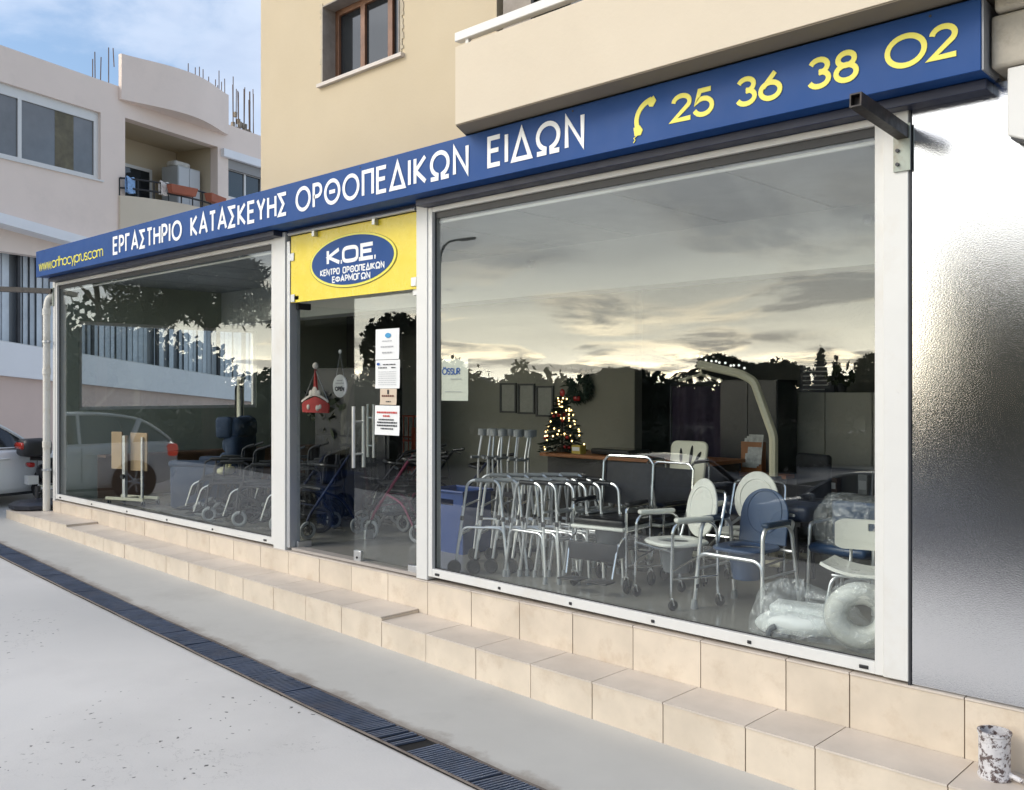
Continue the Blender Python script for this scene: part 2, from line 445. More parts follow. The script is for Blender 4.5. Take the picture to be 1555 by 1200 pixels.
# ------------------------------------------------------------------ common materials
D = 5.51           # facade plane
M_white = mat('white_aluminium', (.70,.69,.655), .35, var=.04, vs=2, stain=((.55,.47,.36), .35), sscale=1.2)
M_whitep = mat('white_paint', (.72,.71,.68), .4, var=.03)
M_alu = mat('grey_aluminium', (.52,.53,.54), .35, metal=.6)
M_steel = mat('brushed_steel', (.72,.72,.72), .28, metal=1.0)
M_chrome = mat('chrome_tube', (.78,.79,.80), .16, metal=1.0)
M_anod = mat('anodised_tube', (.72,.73,.74), .32, metal=.85)
M_black = mat('black_plastic', (.018,.018,.02), .45)
M_rubber = mat('black_rubber', (.022,.022,.023), .75, var=.2)
M_grub = mat('grey_rubber', (.30,.31,.31), .7, var=.1)
M_dark = mat('dark_metal', (.035,.035,.04), .5, var=.2)
M_navy = mat('navy_vinyl', (.016,.026,.055), .42, var=.25, vs=6, bump=.25, bs=18)
M_blackfab = mat('black_nylon', (.016,.017,.022), .62, var=.2, vs=8, bump=.2, bs=60)
M_glass = glass('shop_glass')
M_glassd = glass('door_glass', (.95,.965,.957), 1.0)
M_winglass = mat('dark_window_glass', (.02,.024,.028), .06, spec=.8)

# ------------------------------------------------------------------ ground, road and steps
def sst(x, a, b):
    t = max(0, min(1, (x-a)/(b-a))); return t*t*(3-2*t)
def gz(x, y):
    z = -.37 - .0275*(max(-22, min(6, x))+13)
    return z - 0.95*sst(-y, -1.2, 7.5)
gx = [-400,-160,-80,-50,-36]+[-30+1.5*i for i in range(27)]+[14,24,50,120,400]
gy = [-400,-160,-90,-60,-40,-30]+[-22+1.0*i for i in range(44)]+[26,40,90,300]
b = MB(); ny = len(gy)
b.add([(x,y,gz(x,y)) for x in gx for y in gy], [(i*ny+j,(i+1)*ny+j,(i+1)*ny+j+1,i*ny+j+1) for i in range(len(gx)-1) for j in range(ny-1)])
def concrete():
    m = mat('forecourt_concrete', (.645,.625,.595), .62, var=.11, vs=.7, bump=.12, bs=55)
    t = m.node_tree; L = t.links.new; p = t.nodes['Principled BSDF']; src = p.inputs['Base Color'].links[0].from_socket
    c = t.nodes.new('ShaderNodeTexCoord')
    def N(kind, **k):
        n = t.nodes.new(kind)
        for a, v in k.items(): setattr(n, a, v)
        return n
    def mr(v, a, b_, lo, hi):
        n = N('ShaderNodeMapRange'); L(v, n.inputs[0])
        for i, x in enumerate((a,b_,lo,hi)): n.inputs[1+i].default_value = x
        return n.outputs[0]
    def mix(f, a, col):
        x = N('ShaderNodeMix', data_type='RGBA'); L(f, x.inputs[0]); L(a, x.inputs[6]); x.inputs[7].default_value = (*col,1); return x.outputs[2]
    def mul(a, b_):
        x = N('ShaderNodeMath', operation='MULTIPLY'); L(a, x.inputs[0]); L(b_, x.inputs[1]); return x.outputs[0]
    # chips: clustered small dark spots
    vo = N('ShaderNodeTexVoronoi'); vo.inputs['Scale'].default_value = 13.0
    n0 = N('ShaderNodeTexNoise'); L(c.outputs['Object'], n0.inputs[0]); n0.inputs['Scale'].default_value = 30; n0.inputs['Detail'].default_value = 4
    mx = N('ShaderNodeMix', data_type='VECTOR'); mx.inputs[0].default_value = .06; L(c.outputs['Object'], mx.inputs[4]); L(n0.outputs['Color'], mx.inputs[5])
    L(mx.outputs[1], vo.inputs[0])
    spot = mr(vo.outputs['Distance'], .10, .15, 1, 0)
    nc = N('ShaderNodeTexNoise'); L(c.outputs['Object'], nc.inputs[0]); nc.inputs['Scale'].default_value = 1.1; nc.inputs['Detail'].default_value = 5
    clus = mr(nc.outputs[0], .525, .59, 0, 1)
    col = mix(mul(spot, clus), src, (.10,.095,.09))
    # fine wandering cracks / scuffs, in patches
    nw = N('ShaderNodeTexNoise'); L(c.outputs['Object'], nw.inputs[0]); nw.inputs['Scale'].default_value = 2.6; nw.inputs['Detail'].default_value = 7; nw.inputs['Roughness'].default_value = .65
    ab = N('ShaderNodeMath', operation='ABSOLUTE'); sb = N('ShaderNodeMath', operation='SUBTRACT'); L(nw.outputs[0], sb.inputs[0]); sb.inputs[1].default_value = .5; L(sb.outputs[0], ab.inputs[0])
    crack = mr(ab.outputs[0], .0, .0035, .55, 0)
    nc2 = N('ShaderNodeTexNoise'); L(c.outputs['Object'], nc2.inputs[0]); nc2.inputs['Scale'].default_value = .55; nc2.inputs['Detail'].default_value = 3
    col = mix(mul(crack, mr(nc2.outputs[0], .60, .66, 0, 1)), col, (.16,.15,.145))
    # soft damp stains
    nd = N('ShaderNodeTexNoise'); L(c.outputs['Object'], nd.inputs[0]); nd.inputs['Scale'].default_value = .35; nd.inputs['Detail'].default_value = 6
    col = mix(mr(nd.outputs[0], .46, .68, 0, .75), col, (.46,.455,.44))
    L(col, p.inputs['Base Color'])
    return m
M_conc = concrete()
b.build('ground', M_conc, sharp=60, kind='structure')

# screeded strip between the drain and the steps, and the asphalt street behind the photographer
def slab(name, x0, x1, yf0, yf1, nx, nyy, h, m):
    q = MB(); q.sheet(lambda u,v: (x0+(x1-x0)*u, yf0(x0+(x1-x0)*u)*(1-v)+yf1(x0+(x1-x0)*u)*v, 0), nx, nyy)
    q.v = [(x,y,gz(x,y)+h) for x,y,_ in q.v]; return q.build(name, m, kind='structure')
def dr_hi(x): # far (shop side) edge of the drain
    return 3.965 + .0225*(-4 - x) + .0009*(x+4)**2
def dr_lo(x): return dr_hi(x) - .26
M_screed = mat('cement_screed', (.53,.515,.475), .66, var=.06, vs=1.3, bump=.1, bs=45, stain=((.36,.345,.31), .4), sscale=.9)
def drain_dirt(m):
    t = m.node_tree; L = t.links.new; p = t.nodes['Principled BSDF']; src = p.inputs['Base Color'].links[0].from_socket
    c = t.nodes.new('ShaderNodeTexCoord'); s_ = t.nodes.new('ShaderNodeSeparateXYZ'); L(c.outputs['Object'], s_.inputs[0])
    def mm(op, a, b_, c_=None):
        n = t.nodes.new('ShaderNodeMath'); n.operation = op
        for i, v in enumerate((a, b_, c_)):
            if v is None: continue
            if isinstance(v, (int, float)): n.inputs[i].default_value = v
            else: L(v, n.inputs[i])
        return n.outputs[0]
    x4 = mm('ADD', s_.outputs[0], 4.0)
    edge = mm('ADD', mm('MULTIPLY_ADD', x4, -.0225, 3.965), mm('MULTIPLY', mm('MULTIPLY', x4, x4), .0009))
    n = t.nodes.new('ShaderNodeTexNoise'); L(c.outputs['Object'], n.inputs[0]); n.inputs['Scale'].default_value = 3.2; n.inputs['Detail'].default_value = 8; n.inputs['Roughness'].default_value = .7
    d = mm('ADD', mm('SUBTRACT', s_.outputs[1], edge), mm('MULTIPLY_ADD', n.outputs[0], -.42, .17))
    r = t.nodes.new('ShaderNodeMapRange'); L(d, r.inputs[0]); r.inputs[1].default_value = .0; r.inputs[2].default_value = .09; r.inputs[3].default_value = .62; r.inputs[4].default_value = 0
    k = t.nodes.new('ShaderNodeMix'); k.data_type = 'RGBA'; L(r.outputs[0], k.inputs[0]); L(src, k.inputs[6]); k.inputs[7].default_value = (.22,.175,.135,1); L(k.outputs[2], p.inputs['Base Color'])
drain_dirt(M_screed)
slab('pavement', -18, 1.5, dr_hi, lambda x: 5.2, 26, 4, .004, M_screed)
M_asph = mat('street_asphalt', (.055,.055,.058), .8, var=.25, vs=2, bump=.3, bs=120)
slab('road', -70, 30, lambda x: -16.0, lambda x: -1.2, 60, 16, .006, M_asph)

slab('verge', -390, 390, lambda x: -390.0, lambda x: -16.2, 60, 60, .004, mat('dry_verge', (.045,.048,.028), .9, var=.35, vs=.5))  # unseen dark ground, added to keep bright specks out of the reflections
# drain channel with its slotted grates
dc = thing('drain_channel', 'long slotted drain with blue-grey grates set in the concrete before the steps', 'drain', (-6,3.9,-.56))
gi = lambda x,y,z: (x+6, y-3.9, z+.56)
M_grate = mat('grate_iron', (.105,.135,.20), .42, metal=.35, var=.35, vs=5, stain=((.10,.075,.055), .5), sscale=2.5)
M_pit = mat('drain_pit', (.012,.011,.010), .9)
q = MB(); q.sheet(lambda u,v: (-17+18*u, dr_lo(-17+18*u)*(1-v)+dr_hi(-17+18*u)*v, 0), 30, 2)
q.v = [gi(x,y,gz(x,y)+.007) for x,y,_ in q.v]; q.build('channel', M_pit, dc)  # flat near-black sheet painted in for the shade down inside the drain
rn = random.Random(3)
x = -16.8; seg = 0
while x < .9:
    q = MB(); L_ = .98
    n = 34
    for k in range(n):
        xx = x + L_*(k+.5)/n
        if rn.random() < .012 or (abs(xx+4.55) < .16 and rn.random() < .45): continue
        y0, y1 = dr_lo(xx)+.018, dr_hi(xx)-.018; sk = .028; tl = rn.uniform(-.002,.002)
        z = gz(xx, y0)+.010; hw = .0085
        q.add([gi(xx-hw-sk,y0,z+tl),gi(xx+hw-sk,y0,z+tl),gi(xx+hw+sk,y1,z-tl),gi(xx-hw+sk,y1,z-tl)]+[gi(xx-hw-sk,y0,z+.012+tl),gi(xx+hw-sk,y0,z+.012+tl),gi(xx+hw+sk,y1,z+.012-tl),gi(xx-hw+sk,y1,z+.012-tl)],
              [(4,5,6,7),(0,1,5,4),(2,3,7,6),(1,2,6,5),(3,0,4,7)])
    if x < 0: q.build('grate', M_grate, dc)
    x += 1.0
q = MB()
for f, s in ((dr_lo, -1), (dr_hi, 1)):
    P = [(-17+18*i/60) for i in range(61)]
    rough = [rn.uniform(-.011,.011) for _ in P]
    wd_ = .007 if s < 0 else .020; q.sheet(lambda u,v: gi(-17+18*u, f(-17+18*u)+s*(v*wd_-.006)+rough[int(u*60)]*(1 if s > 0 else .6), gz(-17+18*u, f(-17+18*u))+.016), 60, 1, .012)
q.build('edge_frame', mat('drain_edge', (.15,.125,.11), .75, var=.4, vs=7), dc)

# tiled entrance steps: tiles with open joints over a mortar core
M_tile = mat('beige_tile', (.67,.575,.455), .36, var=.13, vs=2.6, island=.06, bump=.07, bs=14, stain=((.50,.385,.27), .6), sscale=4.2)
M_tread = mat('beige_tread_tile', (.62,.545,.465), .42, var=.12, vs=2.6, island=.05, bump=.04, bs=10, stain=((.54,.46,.385), .35), sscale=1.1)
M_grout = mat('tile_grout', (.16,.115,.075), .9, var=.3, vs=9)
rt = random.Random(8)
UP = [-14.62]+[-14.32+.55*i for i in range(3)]+[-12.67,-12.15,-11.6,-11.06,-10.49,-9.96,-9.42,-8.86,-8.33,-7.78,-7.25,-6.7,-6.15,-5.6,-5.05,-4.5,-3.94,-3.38,-2.76,-2.35,-1.7,-1.14,-.57,0,.57,1.14]
LOW = [-15.32,-14.75,-14.18,-13.6,-13.02,-12.42,-11.85,-11.25,-10.72,-10.17,-9.64,-9.06,-8.51,-7.95,-7.4,-6.84,-6.27,-5.7,-5.12,-4.55,-3.98,-3.4,-2.81,-2.37,-1.65,-1.08,-.5,.07,.64,1.2]
def tz(x, left=False):
    e = 1e-3 if not left else -1e-3
    if x+e < -13.02: return -.175
    if x+e < -6.27: return -.205-.013*(x+13.02)
    return -.325-.0125*(x+6.27)
UZ = lambda x: -.012-.003*(x+14)
YU, YL = 5.45, 5.03
st = MB(); core = MB(); tr = MB(); g = .0035
for i in range(len(UP)-1):
    a, c = UP[i]+g, UP[i+1]-g; j = rt.uniform(-.0012,.0012)
    zt0, zt1 = UZ(a), UZ(c)
    st.add([(a,YU+j,-.5),(c,YU+j,-.5),(c,YU+j,zt1-.014),(a,YU+j,zt0-.014),(a,YU+.012,-.5),(c,YU+.012,-.5),(c,YU+.012,zt1-.014),(a,YU+.012,zt0-.014)],[(0,1,2,3),(0,3,7,4),(1,5,6,2),(3,2,6,7)])
    tr.add([(a,YU-.006,zt0-.011),(c,YU-.006,zt1-.011),(c,YU-.006,zt1),(a,YU-.006,zt0),(a,5.62,zt0),(c,5.62,zt1),(a,5.62,zt0-.011),(c,5.62,zt1-.011)],[(0,1,2,3),(3,2,5,4),(0,6,7,1),(0,3,4,6),(1,7,5,2)])
core.box(-14.6,1.6,YU+.006,8.0,-1.2,-.1); core.add([], [])
q0 = [(UP[0]+.004,YU+.003),(1.6,YU+.003)]
core.add([(-14.6,YU+.005,-.6),(1.6,YU+.005,-.6),(1.6,YU+.005,UZ(1.6)-.006),(-14.6,YU+.005,UZ(-14.6)-.006),(-14.6,5.6,UZ(-14.6)-.006),(1.6,5.6,UZ(1.6)-.006)],[(0,1,2,3),(3,2,5,4)])
for i in range(len(LOW)-1):
    a, c = LOW[i]+g, LOW[i+1]-g; j = rt.uniform(-.0012,.0012); z0, z1 = tz(LOW[i])-.003, tz(LOW[i+1],True)-.003
    st.add([(a,YL+j,-1.3),(c,YL+j,-1.3),(c,YL+j,z1-.013),(a,YL+j,z0-.013),(a,YL+.012,-1.3),(c,YL+.012,-1.3),(c,YL+.012,z1-.013),(a,YL+.012,z0-.013)],[(0,1,2,3),(0,3,7,4),(1,5,6,2),(3,2,6,7)])
    tr.add([(a,YL-.005,z0-.011),(c,YL-.005,z1-.011),(c,YL-.005,z1),(a,YL-.005,z0),(a,YU-.004,z0),(c,YU-.004,z1),(a,YU-.004,z0-.011),(c,YU-.004,z1-.011)],[(0,1,2,3),(3,2,5,4),(0,6,7,1),(0,3,4,6),(1,7,5,2)])
for a, c in ((-15.3,-13.02),(-13.02,-6.27),(-6.27,1.2)):
    za, zb = tz(a)-.009, tz(c,True)-.009
    core.add([(a+.004,YL+.006,-1.3),(c-.004,YL+.006,-1.3),(c-.004,YL+.006,zb),(a+.004,YL+.006,za),(a+.004,YU+.002,za),(c-.004,YU+.002,zb),(a+.004,YU+.002,-1.3),(c-.004,YU+.002,-1.3)],[(0,1,2,3),(3,2,5,4),(0,3,4,6),(1,7,5,2)])
# left end of the lower step runs on round the corner of the shop
for y0, y1 in ((5.035,5.45),(5.457,6.0),(6.007,6.6)):
    st.add([(-15.32,y0,-.9),(-15.32,y1,-.9),(-15.32,y1,-.188),(-15.32,y0,-.188)],[(0,1,2,3)])
    if y0 > 5.4: tr.add([(-15.33,y0,-.178),(-14.64,y0,-.178),(-14.64,y1,-.178),(-15.33,y1,-.178),(-15.33,y0,-.19),(-15.33,y1,-.19)],[(0,1,2,3),(0,3,5,4)])
core.box(-15.31,-14.62,5.46,6.6,-1.0,-.186)
for xe in (-13.02,-6.27):   # exposed tile ends where the lower step drops a level
    za, zb = tz(xe, True)-.004, tz(xe)
    st.box(xe-.010, xe+.004, YL-.003, YU-.006, zb-.02, za-.012)
stp = thing('entrance_steps', 'two low beige tiled steps running the whole length of the shop front', 'steps', (0,0,0)); stp['kind'] = 'structure'
st.build('riser', M_tile, stp); tr.build('tread', M_tread, stp); core.build('core', M_grout, stp)

# ------------------------------------------------------------------ shop building (ground floor) and its interior
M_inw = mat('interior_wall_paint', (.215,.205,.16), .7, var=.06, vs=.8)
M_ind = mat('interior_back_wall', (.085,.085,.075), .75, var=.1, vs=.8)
M_ceil = mat('ceiling_panel', (.30,.32,.345), .45, var=.03, vs=1.5)
M_beam = mat('beam_paint', (.60,.62,.60), .6, var=.04, vs=1)
M_floor = mat('shop_floor_tile', (.285,.275,.24), .16, var=.14, vs=1.4, stain=((.18,.17,.15), .4), sscale=.9)
shop = thing('shop_building', 'single storey glass fronted shop under the blue sign, with pale ceiling panels inside', 'shop', (0,0,0))
b = MB()
fx = [-14.5+.6*i for i in range(21)]; fy = [5.56+.6*i for i in range(10)]
for i in range(len(fx)-1):
    for j in range(len(fy)-1):
        b.add([(fx[i]+.002,fy[j]+.002,0),(fx[i+1]-.002,fy[j]+.002,0),(fx[i+1]-.002,fy[j+1]-.002,0),(fx[i]+.002,fy[j+1]-.002,0)],[(0,1,2,3)])
b.box(-14.6,-2.0,5.6,11.0,-.1,-.004)
b.build('floor', M_floor, shop)
b = MB(); xs = [-14.65]+[-2.55-1.1*k for k in range(10,-1,-1)]+[-2.0]
for i in range(len(xs)-1): b.box(xs[i]+.014,xs[i+1]-.014,5.62,8.17,3.30,3.33)
b.build('ceiling', M_ceil, shop)
b = MB(); b.box(-14.6,-2.0,5.56,11.0,3.345,3.72); b.build('roof_slab', mat('roof_concrete', (.08,.08,.08), .8, var=.1), shop)
b = MB(); b.box(-14.6,-2.0,8.17,8.55,2.76,3.344); b.build('beam', M_beam, shop)
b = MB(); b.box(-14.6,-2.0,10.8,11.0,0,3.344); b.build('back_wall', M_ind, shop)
b = MB(); b.box(-2.06,-1.95,5.62,11.0,-.3,3.344); b.build('side_wall', M_inw, shop)
b = MB(); b.at((-14.52,0,0), PI/2); b.wall(5.62,11.0,-.3,3.344,[(5.80,8.85,1.34,2.70)],0,.14); b.build('end_wall', mat('end_wall_paint', (.36,.385,.31), .7, var=.06, vs=.9), shop)
b = MB(); b.box(-10.2,-6.52,9.05,9.2,0,2.9); b.build('partition_wall', M_inw, shop)
ew = MB(); ew.at((-14.52,0,0), PI/2); ew.wall(5.80,8.85,1.34,2.70,[(5.85,8.80,1.39,2.65)],.03,.09)
w = ew.build('end_window', M_white, shop)
p_ = MB(); p_.at((-14.52,0,0), PI/2); p_.box(5.85,8.8,.058,.062,1.39,2.65); p_.build('pane', M_glass, w)
# spotlights on the beam
for u in (-7.35, -3.33):
    b = MB(); b.lathe([(.0,-.06),(.045,-.05),(.05,0),(.03,.01)], (u, 8.14, 3.13 if u < -5 else 3.15), 'y', 14); b.build('spotlight', M_alu, shop)

# pillars and posts
def post(name, x0, x1, m=M_white, z0=-.03, z1=3.30, y0=5.455, y1=5.62):
    b = MB(); b.box(x0,x1,y0,y1,z0,z1); return b.build(name, m, shop, bevel=.004)
post('corner_post', -14.64, -14.56)
post('pillar', -8.62, -8.40); post('pillar', -6.31, -6.165); post('pillar', -2.15, -2.005, y0=5.45)
post('door_jamb', -8.395, -8.335, M_alu, 0, 3.2, 5.47, 5.60)
b = MB(); b.box(-14.5,-2.0,5.48,5.60,3.262,3.34); b.build('shutter_box', mat('dark_blue_fascia_back', (.02,.03,.07), .5), shop)

def shop_window(label, x0, x1, z0a, z1a, zt):
    """fixed pane in a white aluminium frame, sill following the slightly falling step"""
    t = thing('shop_window', label, 'shop window', (x0,D,0), 0)
    w = x1-x0; b = MB(); f = .055
    b.box(0,f,-.045,.03,z0a-.0,zt); b.box(w-f,w,-.045,.03,z1a,zt)
    b.add([(f,-.043,z0a),(w-f,-.043,z1a),(w-f,-.043,z1a+.072),(f,-.043,z0a+.072),(f,.03,z0a),(w-f,.03,z1a),(w-f,.03,z1a+.072),(f,.03,z0a+.072)],[(0,1,2,3),(3,2,6,7),(0,4,5,1),(4,7,6,5)])
    b.box(f,w-f,-.043,.03,zt-.045,zt)
    b.build('frame', M_white, t, bevel=.003)
    b = MB(); b.box(f,w-f,.0,.008,min(z0a,z1a)+.05,zt-.045); b.build('pane', M_glass, t)
    b = MB(); b.box(f,f+.012,-.012,.0-.001,z0a+.07,zt-.045); b.box(w-f-.012,w-f,-.012,-.001,z1a+.07,zt-.045); b.box(f+.012,w-f-.012,-.012,-.001,zt-.10,zt-.045)
    b.add([(f+.012,-.012,z0a+.072),(w-f-.012,-.012,z1a+.072),(w-f-.012,-.012,z1a+.080),(f+.012,-.012,z0a+.080),(f+.012,-.002,z0a+.080),(w-f-.012,-.002,z1a+.080)],[(0,1,2,3),(3,2,5,4)])
    b.build('gasket', M_black, t)
    b = MB(); b.tube([(f,.05,zt-.12),(w-f,.05,zt-.12)], .014, 8); b.build('blind_rail', M_whitep, t)
    n = 6 if w > 4 else 4
    for i in range(n):
        xx = w*(.03+.94*i/(n-1)); zz = z0a+(z1a-z0a)*xx/w+.03
        sz = .028 if i == n-1 or i == 0 else .014
        c = MB(); c.rbox((xx,-.046,zz),(sz,.004,.011),.004); c.build('drain_cap', M_black, t)
    return t
shop_window('wide left shop window with navy armchair and wheelchairs behind it', -14.56, -8.62, .015, .0, 3.255)
shop_window('right shop window with walking frames and commode chairs behind it', -6.165, -2.15, .005, -.03, 3.255)

# ---- glass door
door = thing('glass_door', 'frameless double glass door with its left leaf standing open', 'door', (-8.335,D,0))
def leaf(par, x0, x1, z1=2.53):
    f = MB(); f.box(x0,x1,0,.010,.012,z1); return f.build('leaf', M_glassd, par)
lf = leaf(door, 1.045, 2.02)
def handle(par, x, ys, m=M_steel, z0=.90, z1=1.49):
    h = MB()
    for y in ys:
        h.tube([(x,y,z0),(x,y,z1)], .0185, 12)
    for z in (1.03, 1.34): h.tube([(x,min(ys),z),(x,max(ys),z)], .010, 8)
    return h.build('handle', m, par)
handle(lf, 1.11, (-.055,.065)); 
h = MB(); h.box(1.055,1.165,-.014,.024,.0,.10); h.build('lock_plate', M_steel, lf, bevel=.003)
h = MB(); h.box(1.86,2.03,-.014,.024,.0,.062); h.build('hinge_plate', M_steel, lf, bevel=.003)
h = MB(); h.box(1.93,2.03,-.016,.026,2.50,2.60); h.build('hinge_plate', M_whitep, lf, bevel=.003)
h = MB(); h.cyl((1.11,-.017,.035),.012,.008,'y',12); h.build('keyhole', M_black, lf)
ol = MB(); ol.box(0,.985,0,.010,.012,2.53); ol = ol.build('leaf', M_glassd, door); ol.location = (.035,.03,0); ol.rotation_euler = (0,0,R(84))
handle(ol, .90, (-.055,.065))
h = MB(); h.box(.82,.93,-.014,.024,.0,.10); h.build('lock_plate', M_steel, ol, bevel=.003)
h = MB(); h.box(0,.16,-.014,.024,0,.062); h.build('hinge_plate', M_steel, ol, bevel=.003)
h = MB(); h.box(0,.15,-.018,.03,2.49,2.555); h.build('hinge_plate', M_black, ol, bevel=.003)
h = MB(); h.box(.02,2.02,-.03,.09,-.022,.004); h.build('threshold', mat('threshold_stone', (.40,.36,.32), .4, var=.1), door)
h = MB(); h.box(.0,.15,-.03,.02,2.58,2.625); h.build('hinge_bracket', M_whitep, door, bevel=.003)

# ---- yellow transom panel with the oval emblem
ts = thing('transom_sign', 'yellow panel over the door with a blue oval emblem reading K.O.E.', 'sign', (-7.32,D-.03,2.9))
M_yel = mat('yellow_acrylic', (.78,.60,.022), .28, var=.03)
M_blue = mat('sign_blue', (.016,.068,.235), .5, var=.09, vs=1.3, spec=.22)
M_wl = mat('white_lettering', (.90,.90,.88), .45)
M_yl = mat('yellow_lettering', (.85,.76,.10), .45)
b = MB(); b.box(-1.005,1.01,0,.012,-.345,.345); b.build('panel', M_yel, ts)
def ellipse(cx, cz, a, c, y0, y1, n=56, tilt=.0):
    b = MB(); b.prism([(cx+a*math.cos(2*PI*k/n), cz+c*math.sin(2*PI*k/n)) for k in range(n)], y0, y1); return b
ellipse(.03,.0,.690,.262,-.004,0).build('oval_shadow_line', mat('olive_line', (.22,.19,.02), .5), ts)
ellipse(.03,.003,.680,.256,-.007,-.004).build('oval_rim', M_yl, ts)
ellipse(.03,.005,.648,.236,-.010,-.007).build('oval', M_blue, ts)
b = MB(); text(b, 'K.0.E.', -.36, .43, -.02, .145, -.0125, .037, .16); b.build('lettering', M_wl, ts)
b = MB(); text(b, 'KENTP0 0PΘ0ΠEΔIKΩN', -.47, .545, -.118, -.052, -.0125, .0125, .28); text(b, 'EΦAPM0ΓΩN', -.27, .335, -.198, -.132, -.0125, .0125, .28); b.build('lettering', M_wl, ts)
b = MB(); b.tube([(-1.0,-.03,.365),(1.0,-.03,.365)], .017, 10)
b.build('rail', M_alu, ts)
for xx in (-.55,.42):
    b = MB(); b.box(xx-.02,xx+.02,-.045,-.001,.295,.35); b.build('rail_clip', M_alu, ts)
for xx, zz in ((-.965,-.30),(-.975,.13),(.955,-.28)):
    b = MB(); b.box(xx-.035,xx+.035,-.012,-.001,zz-.04,zz+.04); b.build('corner_clip', M_alu, ts, bevel=.003)

# ---- the long blue shop sign
sg = thing('shop_sign', 'long blue fascia sign box with white and yellow lettering above the windows', 'sign', (-8,5.21,3.5))
o_ = lambda x: x+8
ZB, ZT = 3.318-3.5, 3.70-3.5
b = MB(); b.box(o_(-14.62),o_(-1.545),0,.28,ZB,ZT); b.build('fascia', M_blue, sg, bevel=.004)
b = MB(); b.box(o_(-1.545),o_(-1.535),.01,.28,ZB+.004,ZT-.004); b.build('end_cap', mat('sign_end_metal', (.34,.35,.37), .45, metal=.3, var=.25, vs=6), sg)
for k in range(6):
    xx = o_(-14.3+2.5*k); b = MB(); b.tube([(xx,-.003,ZT-.03),(xx,.0,ZT-.03)], .008, 8); b.build('screw', M_dark, sg)
for s, x0, x1, z0, z1, w, gp, m in (
    ('www.orthocyprus.com', -14.50, -12.28, 3.40, 3.56, .016, .07, M_yl),
    ('EPΓAΣTHPIO', -11.98, -10.14, 3.385, 3.622, .037, .29, M_wl),
    ('KATAΣKEYHΣ', -9.94, -7.98, 3.388, 3.627, .036, .28, M_wl),
    ('OPΘOΠEΔIKΩN', -7.83, -5.38, 3.390, 3.636, .036, .28, M_wl),
    ('EIΔΩN', -5.17, -4.19, 3.395, 3.643, .036, .28, M_wl),
    ('25', -3.455, -3.13, 3.410, 3.596, .031, .22, M_yl),
    ('36', -2.975, -2.66, 3.412, 3.598, .031, .22, M_yl),
    ('38', -2.50, -2.19, 3.414, 3.602, .031, .24, M_yl),
    ('O2', -2.045, -1.655, 3.42, 3.61, .030, .20, M_yl)):
    b = MB(); text(b, s, o_(x0), o_(x1), z0-3.5, z1-3.5, -.0045, w, gp)
    b.build('web_address' if s[0] == 'w' else 'phone_number' if m is M_yl else 'lettering', m, sg)
# telephone handset emblem
b = MB(); hx, hz = o_(-3.70), 0.0
P = arc(.115,-.02,.15,.13,200,100,12)
hp = [(hx+p[0], hz+p[1]) for p in P]
ribbon(b, hp, .036, -.0045, .004)
def quad(pts, y=-.006): b.prism(pts, y, y+.004)
quad([(hx+.055,hz+.092),(hx+.105,hz+.128),(hx+.128,hz+.092),(hx+.10,hz+.055),(hx+.072,hz+.062)])
quad([(hx-.058,hz-.058),(hx-.005,hz-.05),(hx+.018,hz-.085),(hx+.0,hz-.118),(hx-.05,hz-.115)])
ribbon(b, [(hx-.03,hz-.115),(hx-.055,hz-.13),(hx-.045,hz-.145),(hx-.06,hz-.16)], .006, -.0062, .004)
b.build('phone_symbol', M_yl, sg)
# dark recess and rolled shutter housing under the sign
b = MB(); b.box(o_(-14.5),o_(-8.45),.14,.262,-.243,-.185); b.box(o_(-6.2),o_(-1.56),.14,.262,-.243,-.185)
b.build('shutter_rail', mat('navy_metal', (.015,.022,.055), .4, var=.2), sg, bevel=.004)

# ---- awning arms
def arm(label, x, y0, y1, z0, z1, rx=0):
    t = thing('awning_arm', label, 'awning arm', (x,y0,z0))
    b = MB(); dx = rx; w = .032
    dirv = Vector((dx, y1-y0, z1-z0)); 
    a = Vector((1,0,0)); c = dirv.cross(a).normalized(); a = c.cross(dirv).normalized()
    vs = [k*dirv+a*w*sx+c*w*1.15*sz for k in (0,1) for sx, sz in ((-1,-1),(1,-1),(1,1),(-1,1))]
    b.add(vs, [(0,1,5,4),(1,2,6,5),(2,3,7,6),(3,0,4,7),(3,2,1,0)])
    e = dirv*.9999
    vs2 = [k*dirv+a*w*.75*sx+c*w*.9*sz for k in (.93,1) for sx, sz in ((-1,-1),(1,-1),(1,1),(-1,1))]
    b.add(vs2, [(0,4,5,1),(1,5,6,2),(2,6,7,3),(3,7,4,0),(0,1,2,3)])
    for i in range(4): b.add([vs[4+i],vs[4+(i+1) % 4],vs2[4+(i+1) % 4],vs2[4+i]],[(0,1,2,3)])
    b.build('tube', mat('weathered_dark_steel', (.030,.026,.024), .5, metal=.3, var=.45, vs=9, stain=((.08,.045,.03), .6), sscale=6), t)
    b = MB(); b.box(-.055,.04,.0,.012,-.22,.05); b.build('bracket', mat('bracket_steel', (.30,.33,.29), .5, metal=.4, var=.2, stain=((.2,.11,.06), .6), sscale=5), t)
    for z in (-.10,-.18,.02):
        b = MB(); b.cyl((-.03,-.006,z),.011,.012,'y',8); b.build('bolt', M_dark, t)
    return t
arm('dark steel awning arm jutting out over the last digits of the sign', -2.03, 5.437, 4.78, 3.13, 3.17)
arm('black awning arm sticking out past the far left corner of the shop', -14.62, 5.44, 4.85, 3.13, 3.20, rx=-1.0)

